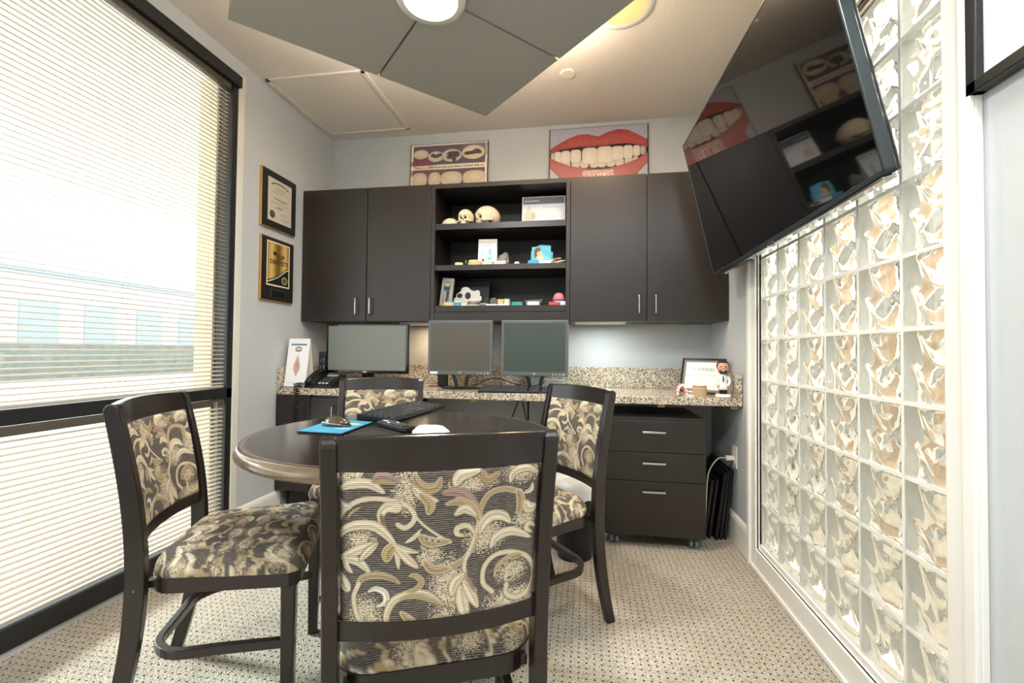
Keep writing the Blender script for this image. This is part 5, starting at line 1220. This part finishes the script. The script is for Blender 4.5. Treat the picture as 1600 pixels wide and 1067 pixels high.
# monitor cables
t = thing('monitor_cable', 'black cable looping over the counter between the two square monitors', 'cable', (-.56, 3.02, KZ))
bm = BM(); tube(bm, smoothpath([(-.50, -.02, .004), (-.36, 0, .004), (-.2, .02, .006), (-.10, .05, .05), (-.02, .08, .055), (.10, .06, .02), (.2, .05, .012), (.28, .03, .03), (.30, -.02, .055)], 6), .0035, 6); obj('cable', bm, M_black, t, smooth=True)
t = thing('hanging_cables', 'black cables hanging under the counter behind the table', 'cable', (-.43, 3.1, .78))
bm = BM(); tube(bm, [(0, 0, 0), (-.10, .02, -.25), (-.12, .02, -.77)], .004, 6); tube(bm, [(0, 0, 0), (.04, .03, -.2), (.05, .03, -.77)], .004, 6); tube(bm, [(.05, .0, 0), (.052, .02, -.77)], .006, 6); obj('cable', bm, M_black, t, smooth=True)

# ================================================================== FLOOR THINGS
M_bag = mat('bin_liner', (232, 234, 236), .35)
t = thing('waste_bin', 'black waste bin with a white liner behind the right-hand chair', 'bin', (-.045, 2.45, 0))
bm = BM(); lathe(bm, [(0, .004), (.085, .004), (.092, 0), (.115, .40), (.109, .40), (.086, .012), (0, .012)], n=32); obj('bin', bm, M_black, t, smooth=False)
bm = BM(); n = 48; R1 = []
for (r, z) in ((.107, .30), (.109, .408), (.120, .412), (.125, .37), (.122, .31)):
    R1.append([bm.verts.new(((r+.004*math.sin(7*2*PI*i/n+z*40))*math.cos(2*PI*i/n), (r+.004*math.sin(7*2*PI*i/n+z*40))*math.sin(2*PI*i/n), z+(.010*math.sin(5*2*PI*i/n) if z < .32 and r > .115 else 0))) for i in range(n)])
for a, b in zip(R1, R1[1:]):
    for i in range(n): bm.faces.new((a[i], a[(i+1) % n], b[(i+1) % n], b[i]))
lathe(bm, [(.108, .405), (.095, .385), (.05, .395), (0, .38)], n=24, closed=False)
obj('liner', bm, M_bag, t, smooth=True)
for k, (xb, xt, hgt, y0, y1, lab) in enumerate(((.690, .735, .335, 2.80, 3.12, 'black frame leaning beside the pedestal, outermost of the stack'), (.716, .762, .34, 2.80, 3.14, 'black frame with a scuffed pale edge, second in the leaning stack'), (.748, .800, .385, 2.78, 3.16, 'black frame in the middle of the leaning stack'), (.776, .822, .395, 2.79, 3.20, 'black frame next to the innermost one of the leaning stack'), (.802, .843, .40, 2.80, 3.24, 'black frame leaning closest to the wall outlet'))):
    a = math.atan2(xt-xb, hgt)
    t = thing('leaning_frame', lab, 'picture frame', (xb, (y0+y1)/2, 0.004), rot=(0, a, 0), group='black frames stacked against the right wall under the counter')
    L = math.hypot(hgt, xt-xb); hy = (y1-y0)/2
    bm = BM()
    for b_ in ((0, .016, -hy, hy, 0, .022), (0, .016, -hy, hy, L-.022, L), (0, .016, -hy, -hy+.022, .022, L-.022), (0, .016, hy-.022, hy, .022, L-.022)): box(bm, *b_)
    obj('frame', bm, M_blackframe, t, bevel=.0015)
    obj('backing', boxes((.006, .012, -hy+.02, hy-.02, .02, L-.02)), M_black if k != 1 else M_dgrey, t)
t = thing('wall_outlet', 'almond wall outlet low on the right wall beside the leaning frames', 'outlet', (XR-.001, 2.79, .483), rz=-PI/2)
obj('cover_plate', boxes((-.042, .042, -.006, 0, -.062, .062)), M_cream, t, bevel=.002)
obj('socket', boxes((-.018, .018, -.008, -.006, .008, .040), (-.018, .018, -.008, -.006, -.040, -.008)), M_cream, t, bevel=.002)
t = thing('power_cord', 'pale power cord plugged into the almond outlet', 'cord', (XR-.009, 2.79, .475))
obj('plug', boxes((-.045, 0, -.014, .014, -.012, .012)), M_cream, t, bevel=.004)
bm = BM(); tube(bm, smoothpath([(-.045, 0, 0), (-.09, -.015, -.005), (-.135, -.03, -.06), (-.155, -.045, -.13), (-.168, -.05, -.36), (-.17, -.02, -.465)], 6), .004, 8); obj('cord', bm, mat('cord_beige', (196, 188, 170), .5), t, smooth=True)
